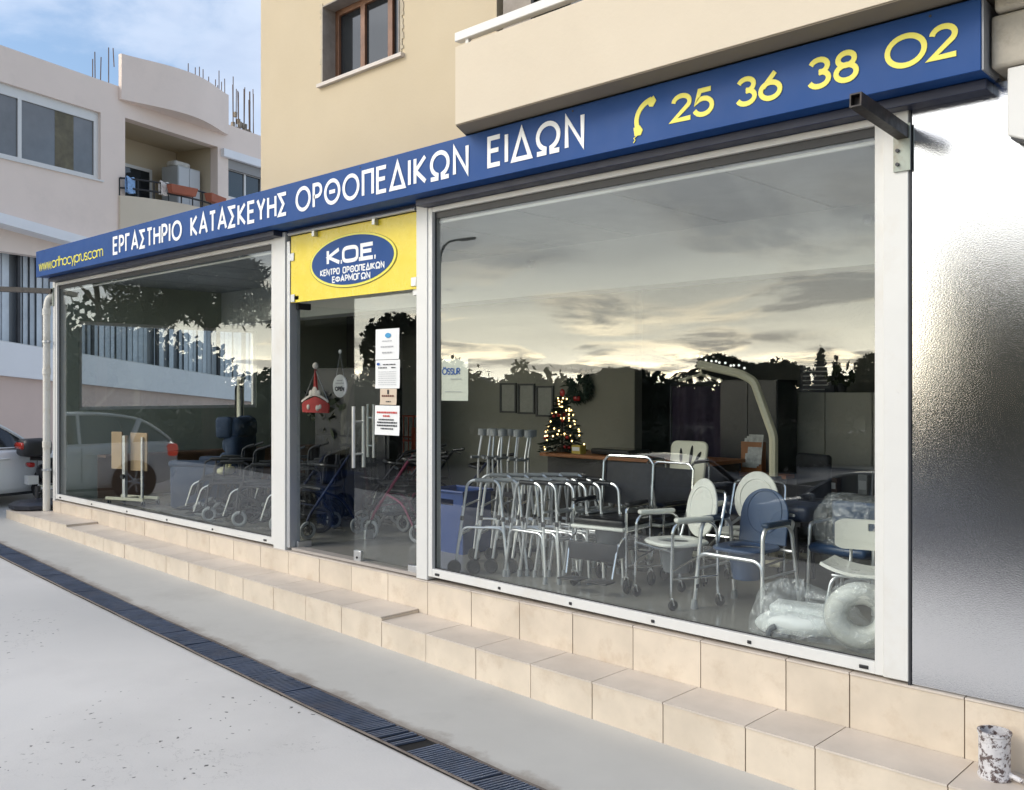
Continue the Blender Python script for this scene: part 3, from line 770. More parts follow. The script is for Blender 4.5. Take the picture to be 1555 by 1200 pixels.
# ---- brushed metal panel beside the right window
mp = thing('metal_panel', 'tall brushed silver panel covering the wall beside the right shop window', 'panel', (-1.995,5.47,0))
m = bpy.data.materials.new('satin_metal'); m.use_nodes = True; t_ = m.node_tree; p_ = t_.nodes['Principled BSDF']
p_.inputs['Base Color'].default_value = (.74,.74,.75,1); p_.inputs['Metallic'].default_value = 1; p_.inputs['Roughness'].default_value = .11; p_.inputs['Anisotropic'].default_value = .0
c_ = t_.nodes.new('ShaderNodeTexCoord'); mp_ = t_.nodes.new('ShaderNodeMapping'); mp_.inputs['Scale'].default_value = (34,34,90); n_ = t_.nodes.new('ShaderNodeTexNoise'); n_.inputs['Scale'].default_value = 2.6; n_.inputs['Detail'].default_value = 4
t_.links.new(c_.outputs['Object'], mp_.inputs[0]); t_.links.new(mp_.outputs[0], n_.inputs[0])
bp_ = t_.nodes.new('ShaderNodeBump'); bp_.inputs['Strength'].default_value = .18; bp_.inputs['Distance'].default_value = .0022; t_.links.new(n_.outputs[0], bp_.inputs['Height']); t_.links.new(bp_.outputs[0], p_.inputs['Normal'])
b = MB(); b.box(.0,1.6,0,.02,-.045,3.318); b.build('sheet', m, mp, bevel=.004)
b = MB(); b.box(-.014,0.0,-.014,.02,-.05,3.332); b.box(.0,.47,-.014,.02,3.319,3.332); b.build('edge_trim', M_dark, mp)

# ---- plaster lump and rounded duct at the far right end of the sign
b = MB(); b.box(-1.525,-1.0,5.30,5.62,3.34,3.62); b.box(-1.50,-1.0,5.27,5.62,3.625,3.95)
pb = b.build('plaster_beam', mat('rough_plaster', (.46,.42,.35), .9, var=.15, vs=6, bump=.8, bs=16, stain=((.25,.21,.16), .6), sscale=5), bevel=.02)
tag(pb, 'rough broken plaster beam end beside the right end of the blue sign', 'beam')
vd = thing('wall_duct', 'cream plastic duct with a slanted end on the wall at the right edge', 'duct', (-1.36,5.42,3.1))
b = MB(); b.prism([(-.09,-.12),(-.09,.235),(.09,.235),(.09,-.2)], -.10, .045); b.build('body', M_whitep, vd, bevel=.01)
b = MB(); b.prism([(-.075,-.128),(.075,-.196),(.075,-.205),(-.075,-.137)], -.09, .03); b.build('outlet', M_dark, vd)
# ------------------------------------------------------------------ apartment building above the shop
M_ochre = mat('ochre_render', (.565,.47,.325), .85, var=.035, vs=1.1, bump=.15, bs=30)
M_cream = mat('cream_render', (.67,.58,.45), .85, var=.03, vs=1.2, bump=.15, bs=30, stain=((.60,.52,.40), .25), sscale=2)
ap = thing('apartment_building', 'ochre rendered upper storey with a wooden window and a cream balcony above the sign', 'building', (0,0,0))
b = MB(); b.wall(-9.1, 7.0, 3.73, 9.4, [(-7.93,-6.70,4.78,5.57),(-5.45,-3.2,3.86,6.2)], 5.60, 5.90); b.build('wall', M_ochre, ap)
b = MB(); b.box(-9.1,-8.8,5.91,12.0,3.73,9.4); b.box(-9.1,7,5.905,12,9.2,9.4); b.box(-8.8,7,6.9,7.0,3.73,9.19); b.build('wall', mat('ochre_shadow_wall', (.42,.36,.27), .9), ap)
M_wood = mat('brown_window_wood', (.21,.098,.052), .45, var=.3, vs=8)
M_rev = mat('grey_reveal', (.33,.29,.25), .85, var=.25, vs=7)
wf = MB(); wf.wall(-7.93,-6.70,4.78,5.57,[(-7.86,-7.50,4.85,5.50),(-7.43,-7.07,4.85,5.50),(-7.00,-6.77,4.85,5.50)],5.745,5.81)
win = wf.build('window', M_wood, ap, bevel=.006)
b = MB(); b.box(-7.86,-7.50,5.775,5.78,4.85,5.50); b.box(-7.43,-7.07,5.775,5.78,4.85,5.50); b.box(-7.0,-6.77,5.775,5.78,4.85,5.50); b.build('pane', M_winglass, win)
b = MB(); b.box(-7.985,-6.645,5.555,5.745,4.742,4.776); b.build('sill', mat('pale_sill', (.62,.56,.50), .6, var=.08), win)
b = MB(); b.box(-7.927,-7.915,5.585,5.744,4.78,5.56); b.box(-6.715,-6.703,5.585,5.744,4.78,5.56); b.box(-7.915,-6.715,5.585,5.744,5.555,5.568); b.build('reveal', M_rev, win)
rv = random.Random(5)
for x0, x1, z0, z1 in ((-7.965,-7.928,4.80,5.6),(-6.702,-6.66,4.79,5.6)):
    b = MB()
    for k in range(26):
        z = z0+(z1-z0)*k/26; b.box(x0+rv.uniform(-.012,.012) if x0 < -7.5 else x0, x1 if x0 < -7.5 else x1+rv.uniform(-.02,.012), 5.592, 5.599, z, z+(z1-z0)/26)
    b.build('broken_plaster', mat('patch_plaster', (.50,.43,.32), .9, var=.2, vs=10), win)
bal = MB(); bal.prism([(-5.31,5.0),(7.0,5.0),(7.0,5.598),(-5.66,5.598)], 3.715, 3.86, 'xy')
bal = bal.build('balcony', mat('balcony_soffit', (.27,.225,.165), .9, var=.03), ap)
b = MB(); b.prism([(-5.31,4.992),(7.0,4.992),(7.0,5.12),(-5.21,5.12)], 3.724, 4.33, 'xy'); b.prism([(-5.318,5.0),(-5.21,5.122),(-5.50,5.597),(-5.66,5.597)], 3.726, 4.328, 'xy'); b.build('parapet', M_cream, bal)
b = MB(); b.box(-5.36,7.0,5.03,5.10,4.395,4.465); 
b.build('handrail', M_whitep, bal, bevel=.006)
for k in range(6):
    b = MB(); b.box(-5.24+1.5*k-.016,-5.24+1.5*k+.016,5.05,5.082,4.33,4.395); b.build('rail_post', M_whitep, bal)
b = MB(); b.box(-5.36,-5.05,5.585,5.62,3.87,6.19); b.build('jamb', M_rev, bal)
b = MB(); b.box(-5.05,-3.2,5.84,5.86,3.87,6.19); b.build('balcony_door', M_winglass, bal)

# ------------------------------------------------------------------ neighbouring building on the left
nbr = thing('neighbour_building', 'pinkish two storey building with strip windows and a recessed balcony left of the shop', 'building', (-20*1.15, 6.453*1.15, 1.65), R(106.2))
nbr.scale = (1.15,1.15,1.15)
Z = lambda z: z-1.65
M_pink = mat('pink_render', (.84,.705,.61), .85, var=.04, vs=.8, stain=((.52,.44,.38), .25), sscale=.7)
M_lw = mat('light_band_paint', (.84,.84,.85), .7, var=.04, vs=1)
M_rose = mat('rose_plinth', (.68,.53,.46), .85, var=.05, vs=1)
b = MB(); b.wall(-2.2,10.5,Z(4.4),Z(8.48),[(-1.9,2.35,Z(6.27),Z(7.76)),(3.0,5.85,Z(5.4),Z(7.82)),(6.22,7.6,Z(6.6),Z(7.62))],0,.25)
b.build('wall', M_pink, nbr)
b = MB(); b.box(-2.2,10.5,.26,7,Z(8.3),Z(8.44)); b.box(10.3,10.5,.26,7,Z(-.8),Z(8.29)); b.box(-2.2,-2.0,.26,7,Z(-.8),Z(8.29)); b.box(-2.2,10.5,6.8,7,Z(-.8),Z(8.29)); b.build('wall', M_pink, nbr)
def slant(x0,x1,y0,y1,zb0,zb1,zt0,zt1):
    q = MB(); q.add([(x0,y0,Z(zb0)),(x1,y0,Z(zb1)),(x1,y0,Z(zt1)),(x0,y0,Z(zt0)),(x0,y1,Z(zb0)),(x1,y1,Z(zb1)),(x1,y1,Z(zt1)),(x0,y1,Z(zt0))],[(0,1,2,3),(3,2,6,7),(0,4,5,1),(7,6,5,4),(0,3,7,4),(1,5,6,2)]); return q
f1 = lambda s: 5.05-.10*s; f2 = lambda s: 2.60-.105*s; f3 = lambda s: 1.93-.085*s
slant(-2.2,10.5,-.42,.24,f1(-2.2)-.2,f1(10.5)-.2,f1(-2.2),f1(10.5)).build('canopy', M_lw, nbr)
slant(-2.2,10.5,-.10,.30,f3(-2.2),f3(10.5),f2(-2.2),f2(10.5)).build('band', M_lw, nbr)
slant(-2.2,10.5,.02,.30,-1.5,-1.5,f3(-2.2)-.002,f3(10.5)-.002).build('plinth', M_rose, nbr)
# ground floor strip window with vertical blinds
slant(-2.2,10.5,.50,.56,f2(-2.2),f2(10.5),f1(-2.2)-.2,f1(10.5)-.2).build('blind_backing', mat('window_dark', (.26,.28,.30), .4), nbr)
M_blind = mat('grey_blind', (.58,.63,.67), .7, var=.12, vs=3, island=.18)
b = MB(); s = -2.0
rb = random.Random(4)
while s < 10.2:
    wd = .17
    if rb.random() < .93:
        a = rb.uniform(.2,.7)
        z0, z1 = f2(s)+.02, f1(s)-.24
        b.add([(s,.42,Z(z0)),(s+wd*math.cos(a),.42+wd*math.sin(a)*.4,Z(z0)),(s+wd*math.cos(a),.42+wd*math.sin(a)*.4,Z(z1)),(s,.42,Z(z1))],[(0,1,2,3)])
    s += .155
b.build('blind', M_blind, nbr)
for s in (-1.15,.62,2.4,4.2,6.2,8.2):
    q = slant(s-.03,s+.03,.30,.36,f2(s),f2(s),f1(s)-.2,f1(s)-.2); q.build('window_mullion', M_dark, nbr)
slant(-2.2,10.5,.15,.34,f2(-2.2)+.002,f2(10.5)+.002,f2(-2.2)+.05,f2(10.5)+.05).build('sill', M_whitep, nbr)
# upper strip window
wf = MB(); wf.wall(-1.9,2.35,Z(6.27),Z(7.76),[(-1.8,.44,Z(6.36),Z(7.55)),(.52,2.24,Z(6.36),Z(7.55))],.08,.16)
win = wf.build('window', M_whitep, nbr)
b = MB(); b.box(-1.8,2.24,.115,.12,Z(6.36),Z(7.55)); b.build('pane', mat('curtained_glass', (.10,.105,.11), .06, var=.35, vs=1.2, spec=1.0), win)
b = MB(); b.box(-1.95,2.40,-.045,.075,Z(6.235),Z(6.268)); b.build('sill', M_whitep, win)
b = MB(); b.box(1.30,1.75,.1115,.114,Z(6.37),Z(7.54)); b.build('curtain', mat('ochre_curtain', (.12,.10,.055), .5, var=.4, vs=6), win)
# right upper window with roller box
wf = MB(); wf.wall(6.22,7.6,Z(6.6),Z(7.62),[(6.29,6.9,Z(6.67),Z(7.35)),(6.96,7.53,Z(6.67),Z(7.35))],.1,.17)
win = wf.build('window', M_whitep, nbr)
b = MB(); b.box(6.29,7.53,.13,.135,Z(6.67),Z(7.35)); b.build('pane', M_winglass, win)
b = MB(); b.box(5.95,7.9,-.12,-.002,Z(7.60),Z(7.80)); b.build('lintel', M_lw, win)
b = MB(); b.box(6.24,7.58,.02,.098,Z(7.36),Z(7.60)); b.build('roller_shutter', mat('grey_roller', (.30,.29,.28), .6), win)
# curved crown of the facade
cv = lambda u: -(.10+.42*math.sin(PI*min(1,max(0,u)))**1.3) if u < .5 else -(.10+.42*math.sin(PI*u)**1.3)
b = MB(); n = 24; pl = [(2.82+3.31*k/n, cv(k/n)) for k in range(n+1)]+[(6.13,-.002),(2.82,-.002)]
b.prism(pl, Z(8.18), Z(9.2), 'xy'); b.build('crown_parapet', M_pink, nbr, sharp=40)
# recessed balcony
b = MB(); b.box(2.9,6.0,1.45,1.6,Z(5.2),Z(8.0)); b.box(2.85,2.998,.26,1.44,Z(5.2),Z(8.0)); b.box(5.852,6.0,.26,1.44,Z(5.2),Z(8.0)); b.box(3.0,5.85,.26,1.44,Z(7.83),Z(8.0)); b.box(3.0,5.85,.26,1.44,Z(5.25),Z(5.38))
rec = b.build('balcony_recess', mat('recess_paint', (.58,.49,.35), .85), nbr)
wf = MB(); wf.wall(3.0,5.0,Z(5.4),Z(7.2),[(3.07,3.97,Z(5.47),Z(7.12)),(4.05,4.93,Z(5.47),Z(7.12))],1.38,1.44); w = wf.build('sliding_door', M_whitep, rec)
b = MB(); b.box(3.07,4.93,1.40,1.405,Z(5.47),Z(7.12)); b.build('pane', M_winglass, w)
n = 20; cb = lambda u: -(.06+.55*math.sin(PI*u)**.8)
pl = [(2.82+3.3*k/n, cb(k/n)) for k in range(n+1)]+[(6.12,-.002),(2.82,-.002)]
b = MB(); b.prism(pl, Z(5.0), Z(6.02), 'xy'); b.build('balcony_parapet', M_cream, nbr, sharp=40)
rail = MB()
for h in (6.42,6.20): rail.tube([(2.84+3.26*k/n, cb(k/n)+.05, Z(h)) for k in range(n+1)], .022, 6)
for k in range(0,n+1,2): rail.tube([(2.84+3.26*k/n, cb(k/n)+.05, Z(6.0)),(2.84+3.26*k/n, cb(k/n)+.05, Z(6.42))], .016, 6)
rail.build('railing', M_black, nbr)
rb = random.Random(12)
M_rust = mat('rusty_rebar', (.16,.11,.085), .8, var=.3, vs=9)
for s0, dy, z0, z1 in [(2.30,.12,8.4,9.1),(2.38,.3,8.4,9.0),(2.46,.15,8.4,9.05),(2.72,.2,8.4,9.35),(2.95,.3,9.0,9.42)]+[(5.2+.16*k+rb.uniform(-.03,.03), rb.uniform(.1,.5), 8.4, 9.75-.004*k+rb.uniform(-.15,.15)) for k in range(16)]+[(6.55+.1*k, .15+.1*(k % 2), 8.4, 9.6+rb.uniform(-.3,.25)) for k in range(8)]:
    b = MB(); b.tube([(s0,dy,Z(z0)),(s0+rb.uniform(-.03,.03),dy,Z(z1))], .012, 5); b.build('rebar', M_rust, nbr)
b = MB()
for k in range(16): b.rbox((6.55+.045*k+rb.uniform(-.02,.02), .2+rb.uniform(-.06,.06), Z(8.46)+rb.uniform(0,.45 if k < 8 else .2)),(.04,.05,.07),.02,8,4)
b.build('concrete_stub', mat('stub_concrete', (.28,.24,.19), .9, var=.3, vs=6), nbr)

NM = Matrix.Translation((-20*1.15,6.453*1.15,1.65)) @ Matrix.Rotation(R(106.2),4,'Z') @ Matrix.Scale(1.15,4)
def nloc(s, y, z): return NM @ Vector((s,y,Z(z)))
def planter(label, s):
    u = (s-2.84)/3.26; p = nloc(s, cb(u)-.09, 6.20); sl = math.atan2(cb(u+.05)-cb(u-.05), .1*3.26)
    t = thing('flower_planter', label, 'planter', p, R(106.2)+sl, 'terracotta planters on the balcony rail')
    b = MB(); h = .36
    b.add([(-h,-.10,0),(h,-.10,0),(h,.08,0),(-h,.08,0),(-h-.05,-.13,.22),(h+.05,-.13,.22),(h+.05,.11,.22),(-h-.05,.11,.22),(-h-.01,-.09,.19),(h+.01,-.09,.19),(h+.01,.07,.19),(-h-.01,.07,.19)],[(0,1,5,4),(1,2,6,5),(2,3,7,6),(3,0,4,7),(3,2,1,0),(4,5,9,8),(5,6,10,9),(6,7,11,10),(7,4,8,11),(8,9,10,11)])
    b.build('trough', mat('terracotta', (.36,.105,.055), .7, var=.12, vs=5), t, bevel=.008)
    b = MB(); b.rbox((0,-.01,.18),(h,.07,.02),.02); b.build('soil', M_pit, t)
planter('terracotta planter on the neighbour balcony rail, nearer the hanging cloths', 4.05)
planter('terracotta planter on the neighbour balcony rail, in front of the white cabinet', 5.15)
t = thing('balcony_cabinet', 'pale metal cabinet standing at the end of the neighbour balcony', 'cabinet', nloc(5.35,.75,5.4), R(106.2))
b = MB(); b.box(-.42,.42,-.32,.32,0,2.1); b.build('body', mat('pale_cabinet', (.48,.50,.50), .5, var=.05), t, bevel=.01)
b = MB(); b.box(-.40,-.01,-.335,-.322,.05,2.06); b.box(.01,.40,-.335,-.322,.05,2.06); b.build('door', mat('pale_cabinet_door', (.55,.57,.58), .45), t, bevel=.006)
b = MB(); b.rbox((-.1,0,2.19),(.3,.2,.09),.08); b.build('cover', mat('crumpled_cover', (.62,.60,.55), .9, var=.2, vs=9), t)
def cloth(label, s, col, nm, w=.26, h=.42):
    u = (s-2.84)/3.26; p = nloc(s, cb(u)+.05, 6.44)
    o = MB(); o.sheet(lambda a,c: ((a-.5)*w*(1+.1*math.sin(c*6)), (.035 if c < .5 else -.035)*(1 if abs(c-.5) > .06 else abs(c-.5)/.06)-.01*math.sin(a*14)*abs(c-.5)*2, .02-abs(c-.5)*2*h+.015*math.sin(a*9)), 14, 24, .004)
    o = o.build('hanging_cloth', mat(nm, col, .9, var=.35, vs=16)); o.location = p; o.rotation_euler = (0,0,R(106.2)); tag(o, label, 'cloth')
cloth('pale blue cloth hung over the end of the neighbour balcony rail', 3.02, (.26,.42,.66), 'blue_cloth')
cloth('white patterned cloth hung over the neighbour balcony rail', 3.72, (.66,.60,.54), 'white_cloth', .30, .36)

# ------------------------------------------------------------------ small things outside the shop
t = thing('downpipe', 'stained white rainwater downpipe at the far left corner of the shop', 'downpipe', (-14.73,5.40,-.175))
M_pipe = mat('stained_white_pipe', (.72,.69,.62), .45, var=.08, vs=3, stain=((.50,.36,.14), .65), sscale=2.3)
b = MB(); b.tube([(0,0,0),(0,0,3.06),(.02,.02,3.20),(.11,.09,3.28)], .052, 14, fil=.05); b.build('pipe', M_pipe, t)
for z in (1.0,2.1,3.0):
    b = MB(); b.lathe([(.054,-.05),(.060,-.045),(.060,.045),(.054,.05)], (0,0,z), 'z', 14); b.build('socket', M_pipe, t)
for z in (.62,2.55):
    b = MB(); b.lathe([(.055,-.015),(.064,-.015),(.064,.015),(.055,.015)], (0,0,z), 'z', 14); b.box(.05,.13,-.02,.02,z-.012,z+.012); b.build('pipe_clip', M_alu, t)
t = thing('umbrella_base', 'black faceted parasol base with a short empty tube on the step by the downpipe', 'umbrella base', (-15.16,5.43,-.177))
b = MB(); b.lathe([(.30,0),(.40,.02),(.405,.075),(.33,.12),(.07,.15),(.05,.16)], (0,0,0), 'z', 10); b.build('weight', mat('base_plastic', (.016,.018,.026), .38, var=.25, vs=4), t, sharp=20)
b = MB(); b.lathe([(.042,.15),(.042,.34),(.034,.34),(.034,.18)], (0,0,0), 'z', 14); b.build('tube', M_black, t)
b = MB(); b.tube([(.04,0,.24),(.10,0,.24)], .012, 8); b.rbox((.115,0,.24),(.012,.03,.018),.008); b.build('clamp_knob', M_black, t)
t = thing('pipe_stub', 'paint spattered pipe stub with a small spigot standing on the lower step', 'pipe', (-1.505,5.30,-.387))
m = mat('spattered_paint', (.60,.58,.58), .6, var=.2, vs=12, bump=.4, bs=40, stain=((.10,.07,.065), 1.0), sscale=34, srange=(.50,.56))
b = MB(); b.lathe([(.080,0),(.083,.01),(.076,.03),(.077,.225),(.083,.23),(.083,.245),(.070,.245),(.068,.10),(0.0,.10)], (0,0,0), 'z', 22); b.build('pipe', m, t)
b = MB(); b.tube([(.06,.0,.035),(.14,-.02,.022)], .016, 10, r2=.012); b.build('spigot', m, t)

# ------------------------------------------------------------------ vehicles
M_tyre = M_rubber
def car(label, loc, rz, paint, lights=False, group=None):
    t = thing('parked_car', label, 'car', loc, rz)
    # local: x forward, y left, z up
    st_ = [(2.06,.50,.34,.60),(1.99,.70,.24,.70),(1.72,.83,.20,.79),(1.25,.875,.19,.89),(.95,.885,.19,.93),(.3,.89,.19,.945),(-.5,.89,.19,.965),(-1.2,.88,.20,.985),(-1.65,.85,.22,1.0),(-1.93,.78,.30,.98),(-2.04,.68,.40,.90)]
    prof = lambda w,zb,zs: [(0,zs+.035),(w*.55,zs+.025),(w*.88,zs-.005),(w*.975,zs-.07),(w*1.0,zs-.20),(w*.985,(zs+zb)*.5-.04),(w*.985,zb+.12),(w*.90,zb+.01),(w*.55,zb),(0,zb)]
    def catmull(A, n=4):
        out = []
        for i in range(len(A)-1):
            p0,p1,p2,p3 = A[max(0,i-1)],A[i],A[i+1],A[min(len(A)-1,i+2)]
            for k in range(n):
                s_ = k/n; out.append(tuple(.5*(2*b_+(c_-a_)*s_+(2*a_-5*b_+4*c_-d_)*s_*s_+(3*b_-a_-3*c_+d_)*s_**3) for a_,b_,c_,d_ in zip(p0,p1,p2,p3)))
        return out+[A[-1]]
    S_ = catmull(st_); b = MB(); rings = []
    for x_,w_,zb,zs in S_:
        h = prof(w_,zb,zs); rings.append([(x_,y,z) for y,z in h]+[(x_,-y,z) for y,z in h[-2:0:-1]])
    n = len(rings[0]); vs = [p for r in rings for p in r]
    fs = [(i*n+k,i*n+(k+1) % n,(i+1)*n+(k+1) % n,(i+1)*n+k) for i in range(len(rings)-1) for k in range(n)]+[tuple(range(n)),tuple(range((len(rings)-1)*n,len(rings)*n))[::-1]]
    b.add(vs, fs); b.build('body', paint, t, sharp=50)
    # glasshouse
    gs = catmull([(1.02,.80,.94,.76,.95),(.62,.80,.95,.66,1.24),(.22,.80,.95,.60,1.43),(-.35,.80,.96,.585,1.485),(-.95,.79,.97,.575,1.465),(-1.45,.78,.98,.565,1.36),(-1.80,.74,.99,.63,1.12),(-1.93,.70,.97,.66,1.0)], 3)
    b = MB(); vs = []
    for x_,wb,zb,wt,zt in gs: vs += [(x_,wb,zb),(x_,wt,zt),(x_,wt*.5,zt+.022),(x_,-wt*.5,zt+.022),(x_,-wt,zt),(x_,-wb,zb)]
    b.add(vs, [(i*6+k,i*6+k+1,i*6+k+7,i*6+k+6) for i in range(len(gs)-1) for k in range(5)]); b.build('windows', M_winglass, t, sharp=60)
    rp = [g for g in gs if -1.47 <= g[0] <= .25]; b = MB()
    b.sheet(lambda u,v: (lambda g: (g[0], g[3]*1.02*(1-2*v), g[4]+.012+.022*(1-(2*v-1)**2)))(rp[min(len(rp)-1,int(u*(len(rp)-1)+.5))]), len(rp)-1, 6, .02); b.build('roof', paint, t, sharp=60)
    for s_ in (1,-1):
        b = MB(); b.tube([(x_,s_*(wt+.008),zt) for x_,wb,zb,wt,zt in gs], .028, 6); b.tube([(-.42,s_*.80,.95),(-.40,s_*.60,1.47)], .028, 6); b.tube([(-1.22,s_*.79,.97),(-1.42,s_*.585,1.38)], .05, 6); b.tube([(1.0,s_*.812,.945),(-1.85,s_*.765,.985)], .012, 6); b.build('window_frame', paint, t)
        b = MB(); b.rbox((.72,s_*.98,1.0),(.09,.10,.07),.06); b.tube([(.72,s_*.86,.94),(.72,s_*.95,.97)], .02, 6); b.build('mirror', paint, t)
        b = MB(); b.rbox((1.90,s_*.60,.66),(.13,.16,.075),.06); b.build('headlight', mat('headlight_lens', (.55,.57,.60), .08), t)
        b = MB(); b.rbox((-1.935,s_*.70,.83),(.10,.12,.11),.05); b.build('tail_light', emit('tail_light_lit', (.9,.06,.03), .5) if lights else mat('tail_light_red', (.35,.01,.01), .15), t)
        for z_, x_ in ((.78,.42),(.79,-.62)):
            b = MB(); b.rbox((x_,s_*.893,z_),(.09,.018,.014),.012); b.build('door_handle', paint, t)
        for x_ in (1.0,-.44,-1.18): b = MB(); b.box(x_-.004,x_+.004,s_*.8895-.002,s_*.8895+.002,.32,.92); b.build('door_gap', M_black, t)
        b = MB(); b.box(-.95,.95,s_*.875-.012,s_*.875+.012,.17,.215); b.build('sill_trim', M_black, t)
    for x_ in (1.28,-1.28):
        for s_ in (1,-1):
            b = MB(); b.cyl((x_,s_*.868,.31),.365,.05,'y',28); b.build('wheel_arch', M_black, t)
            b = MB(); b.torus((x_,s_*.80,.305),.235,.07,'y',26,8,1.35); wt_ = b.build('wheel', M_tyre, t)
            b = MB(); b.cyl((x_,s_*.885,.305),.055,.02,'y',12); b.torus((x_,s_*.872,.305),.19,.014,'y',26,6)
            for k in range(7):
                a = 2*PI*k/7; b.tube([(x_,s_*.885,.305),(x_+.19*math.cos(a),s_*.878,.305+.19*math.sin(a))], .020, 6)
            b.build('rim', mat('alloy_rim', (.55,.56,.57), .25, metal=.9), wt_)
    b = MB(); b.box(1.98,2.075,-.42,.42,.44,.54); b.box(1.90,2.05,-.5,.5,.24,.31); b.build('grille', M_black, t, bevel=.01)
    b = MB(); b.box(-2.065,-2.02,-.26,.26,.62,.73); b.build('number_plate', M_whitep, t)
    return t
P_silver = mat('silver_paint', (.60,.62,.65), .22, metal=.35, coat=1.0)
P_pearl = mat('pearl_paint', (.80,.80,.79), .25, coat=1.0)
P_dark = mat('dark_blue_paint', (.02,.03,.055), .2, coat=1.0)
P_white = mat('white_car_paint', (.70,.70,.70), .25, coat=1.0)
car('silver hatchback with a lit tail light beyond the downpipe, mirrored in the left shop window', (-17.15,4.72,gz(-17.1,4.7)), R(105), P_pearl, True)
car('dark blue car on the street, mirrored behind the black wheeled commode chair', (-11.6,-5.2,gz(-11.6,-5.2)+.006), R(182), P_dark)
car('white car on the street, mirrored at the right edge of the right window', (-7.6,-7.4,gz(-7.6,-7.4)+.006), R(181), P_white)

t = thing('motor_scooter', 'black scooter with a red lensed top box parked behind the downpipe', 'scooter', (-16.22,6.5,gz(-16.2,6.5)), R(88))
b = MB(); b.tube([(-.55,0,.50),(-.35,0,.68),(.05,0,.66),(.18,0,.36),(.45,0,.34),(.60,0,.62),(.66,0,.92)], .10, 10, fil=.12); b.rbox((-.34,0,.56),(.36,.15,.15),.12); b.build('body', mat('scooter_black', (.02,.02,.025), .3), t)
b = MB(); b.rbox((-.18,0,.745),(.36,.14,.05),.05); b.build('seat', M_blackfab, t)
for x_ in (-.50,.70):
    b = MB(); b.torus((x_,0,.25),.19,.062,'y',22,8); w = b.build('wheel', M_rubber, t)
    b = MB(); b.cyl((x_,0,.25),.13,.07,'y',16); b.build('rim', M_alu, w)
tb = MB(); tb.rbox((-.74,0,.98),(.23,.24,.15),.10); tb = tb.build('top_box', M_black, t)
b = MB(); b.rbox((-.90,0,1.015),(.10,.19,.06),.05); b.build('reflector', mat('red_lens', (.42,.03,.015), .15), tb)
b = MB(); b.rbox((-.80,0,.70),(.05,.10,.04),.03); b.build('tail_light', mat('tail_light_red', (.35,.01,.01), .15), t)
b = MB(); b.tube([(.66,-.30,.98),(.64,0,.95),(.66,.30,.98)], .018, 8); b.tube([(.60,0,.5),(.72,0,.25)], .03, 8); b.tube([(-.8,0,.80),(-.5,0,.78)], .03, 8); b.build('handlebar', M_dark, t)
b = MB(); b.tube([(-.72,-.14,.34),(-.05,-.13,.28)], .055, 10); b.build('exhaust', M_chrome, t)
b = MB(); b.box(-.86,-.70,-.09,.09,.38,.52); b.build('number_plate', M_whitep, t)

# ------------------------------------------------------------------ across the street (what the glass mirrors)
CA, SA = math.cos(R(43.2786)), math.sin(R(43.2786))
def mir(u, k):   # a spot across the street at mirrored bearing u and range k
    tt = (u-777.5)/1412.0
    return ((-SA+tt*CA)*k, 2*D-(CA+tt*SA)*k)
M_leafd = mat('dark_foliage', (.040,.052,.026), .8, var=.5, vs=.8)
M_leafm = mat('olive_foliage', (.050,.062,.028), .8, var=.4, vs=1.0)
M_pine = mat('pine_needles', (.050,.066,.040), .8, var=.4, vs=1.5)
M_bark = mat('tree_bark', (.085,.062,.045), .9, var=.3, vs=5)
def tree(name, label, cat, x, y, ht, crad, n, size, seed, m, blobs=None, trunk=.16, zc=None, wd=.3):
    z0 = gz(x,y)-.05; rr = random.Random(seed)
    t = thing(name, label, cat, (x,y,z0)); zc = zc or ht*.62
    b = MB(); b.tube([(0,0,0),(rr.uniform(-.1,.1),rr.uniform(-.1,.1),ht*.35),(rr.uniform(-.2,.2),.1,ht*.7)], trunk, 9, r2=trunk*.45, fil=.3)
    if blobs is None:
        blobs = []
        for k in range(9):
            a = rr.uniform(0,2*PI); q_ = rr.uniform(.15,.75)*crad
            blobs.append(((q_*math.cos(a), q_*math.sin(a), zc+rr.uniform(-.7,.8)*(ht-zc)*.8),(crad*rr.uniform(.32,.55),)*2+((ht-zc)*rr.uniform(.3,.55),)))
    for c, h in blobs[:12]: b.tube([(0,0,max(ht*.32,c[2]*.8)),(c[0]*.5,c[1]*.5,max(ht*.32,c[2]*.8)*.4+c[2]*.6),c], trunk*.30, 6, r2=.02, fil=.3)
    b.build('trunk', M_bark, t)
    f = MB(); f.leaves(n, blobs, size, rr, wd=wd); f.build('crown', m, t, sharp=None)
    return t
x, y = mir(942, 40); tree('round_tree', 'broad dark round tree mirrored in the middle of the right window', 'tree', x, y, 3.75, 2.3, 5200, .26, 1, M_leafd, zc=2.4)
x, y = mir(1128, 60); tree('round_tree', 'dark spreading tree mirrored above the cream hoist boom', 'tree', x, y, 4.9, 2.6, 5200, .30, 2, M_leafd, zc=3.2)
x, y = mir(1188, 64); tree('round_tree', 'lower dark tree mirrored just right of the hoist', 'tree', x, y, 4.6, 2.4, 4200, .30, 3, M_leafd, zc=3.0)
x, y = mir(1318, 52); tree('round_tree', 'olive green tree mirrored beside the right window frame', 'tree', x, y, 4.7, 1.8, 4200, .28, 4, M_leafm, zc=3.0)
x, y = mir(612, 30); tree('round_tree', 'dark bushy tree mirrored in the glass door behind the notices', 'tree', x, y, 5.2, 1.35, 4600, .22, 5, M_leafd, zc=3.3)
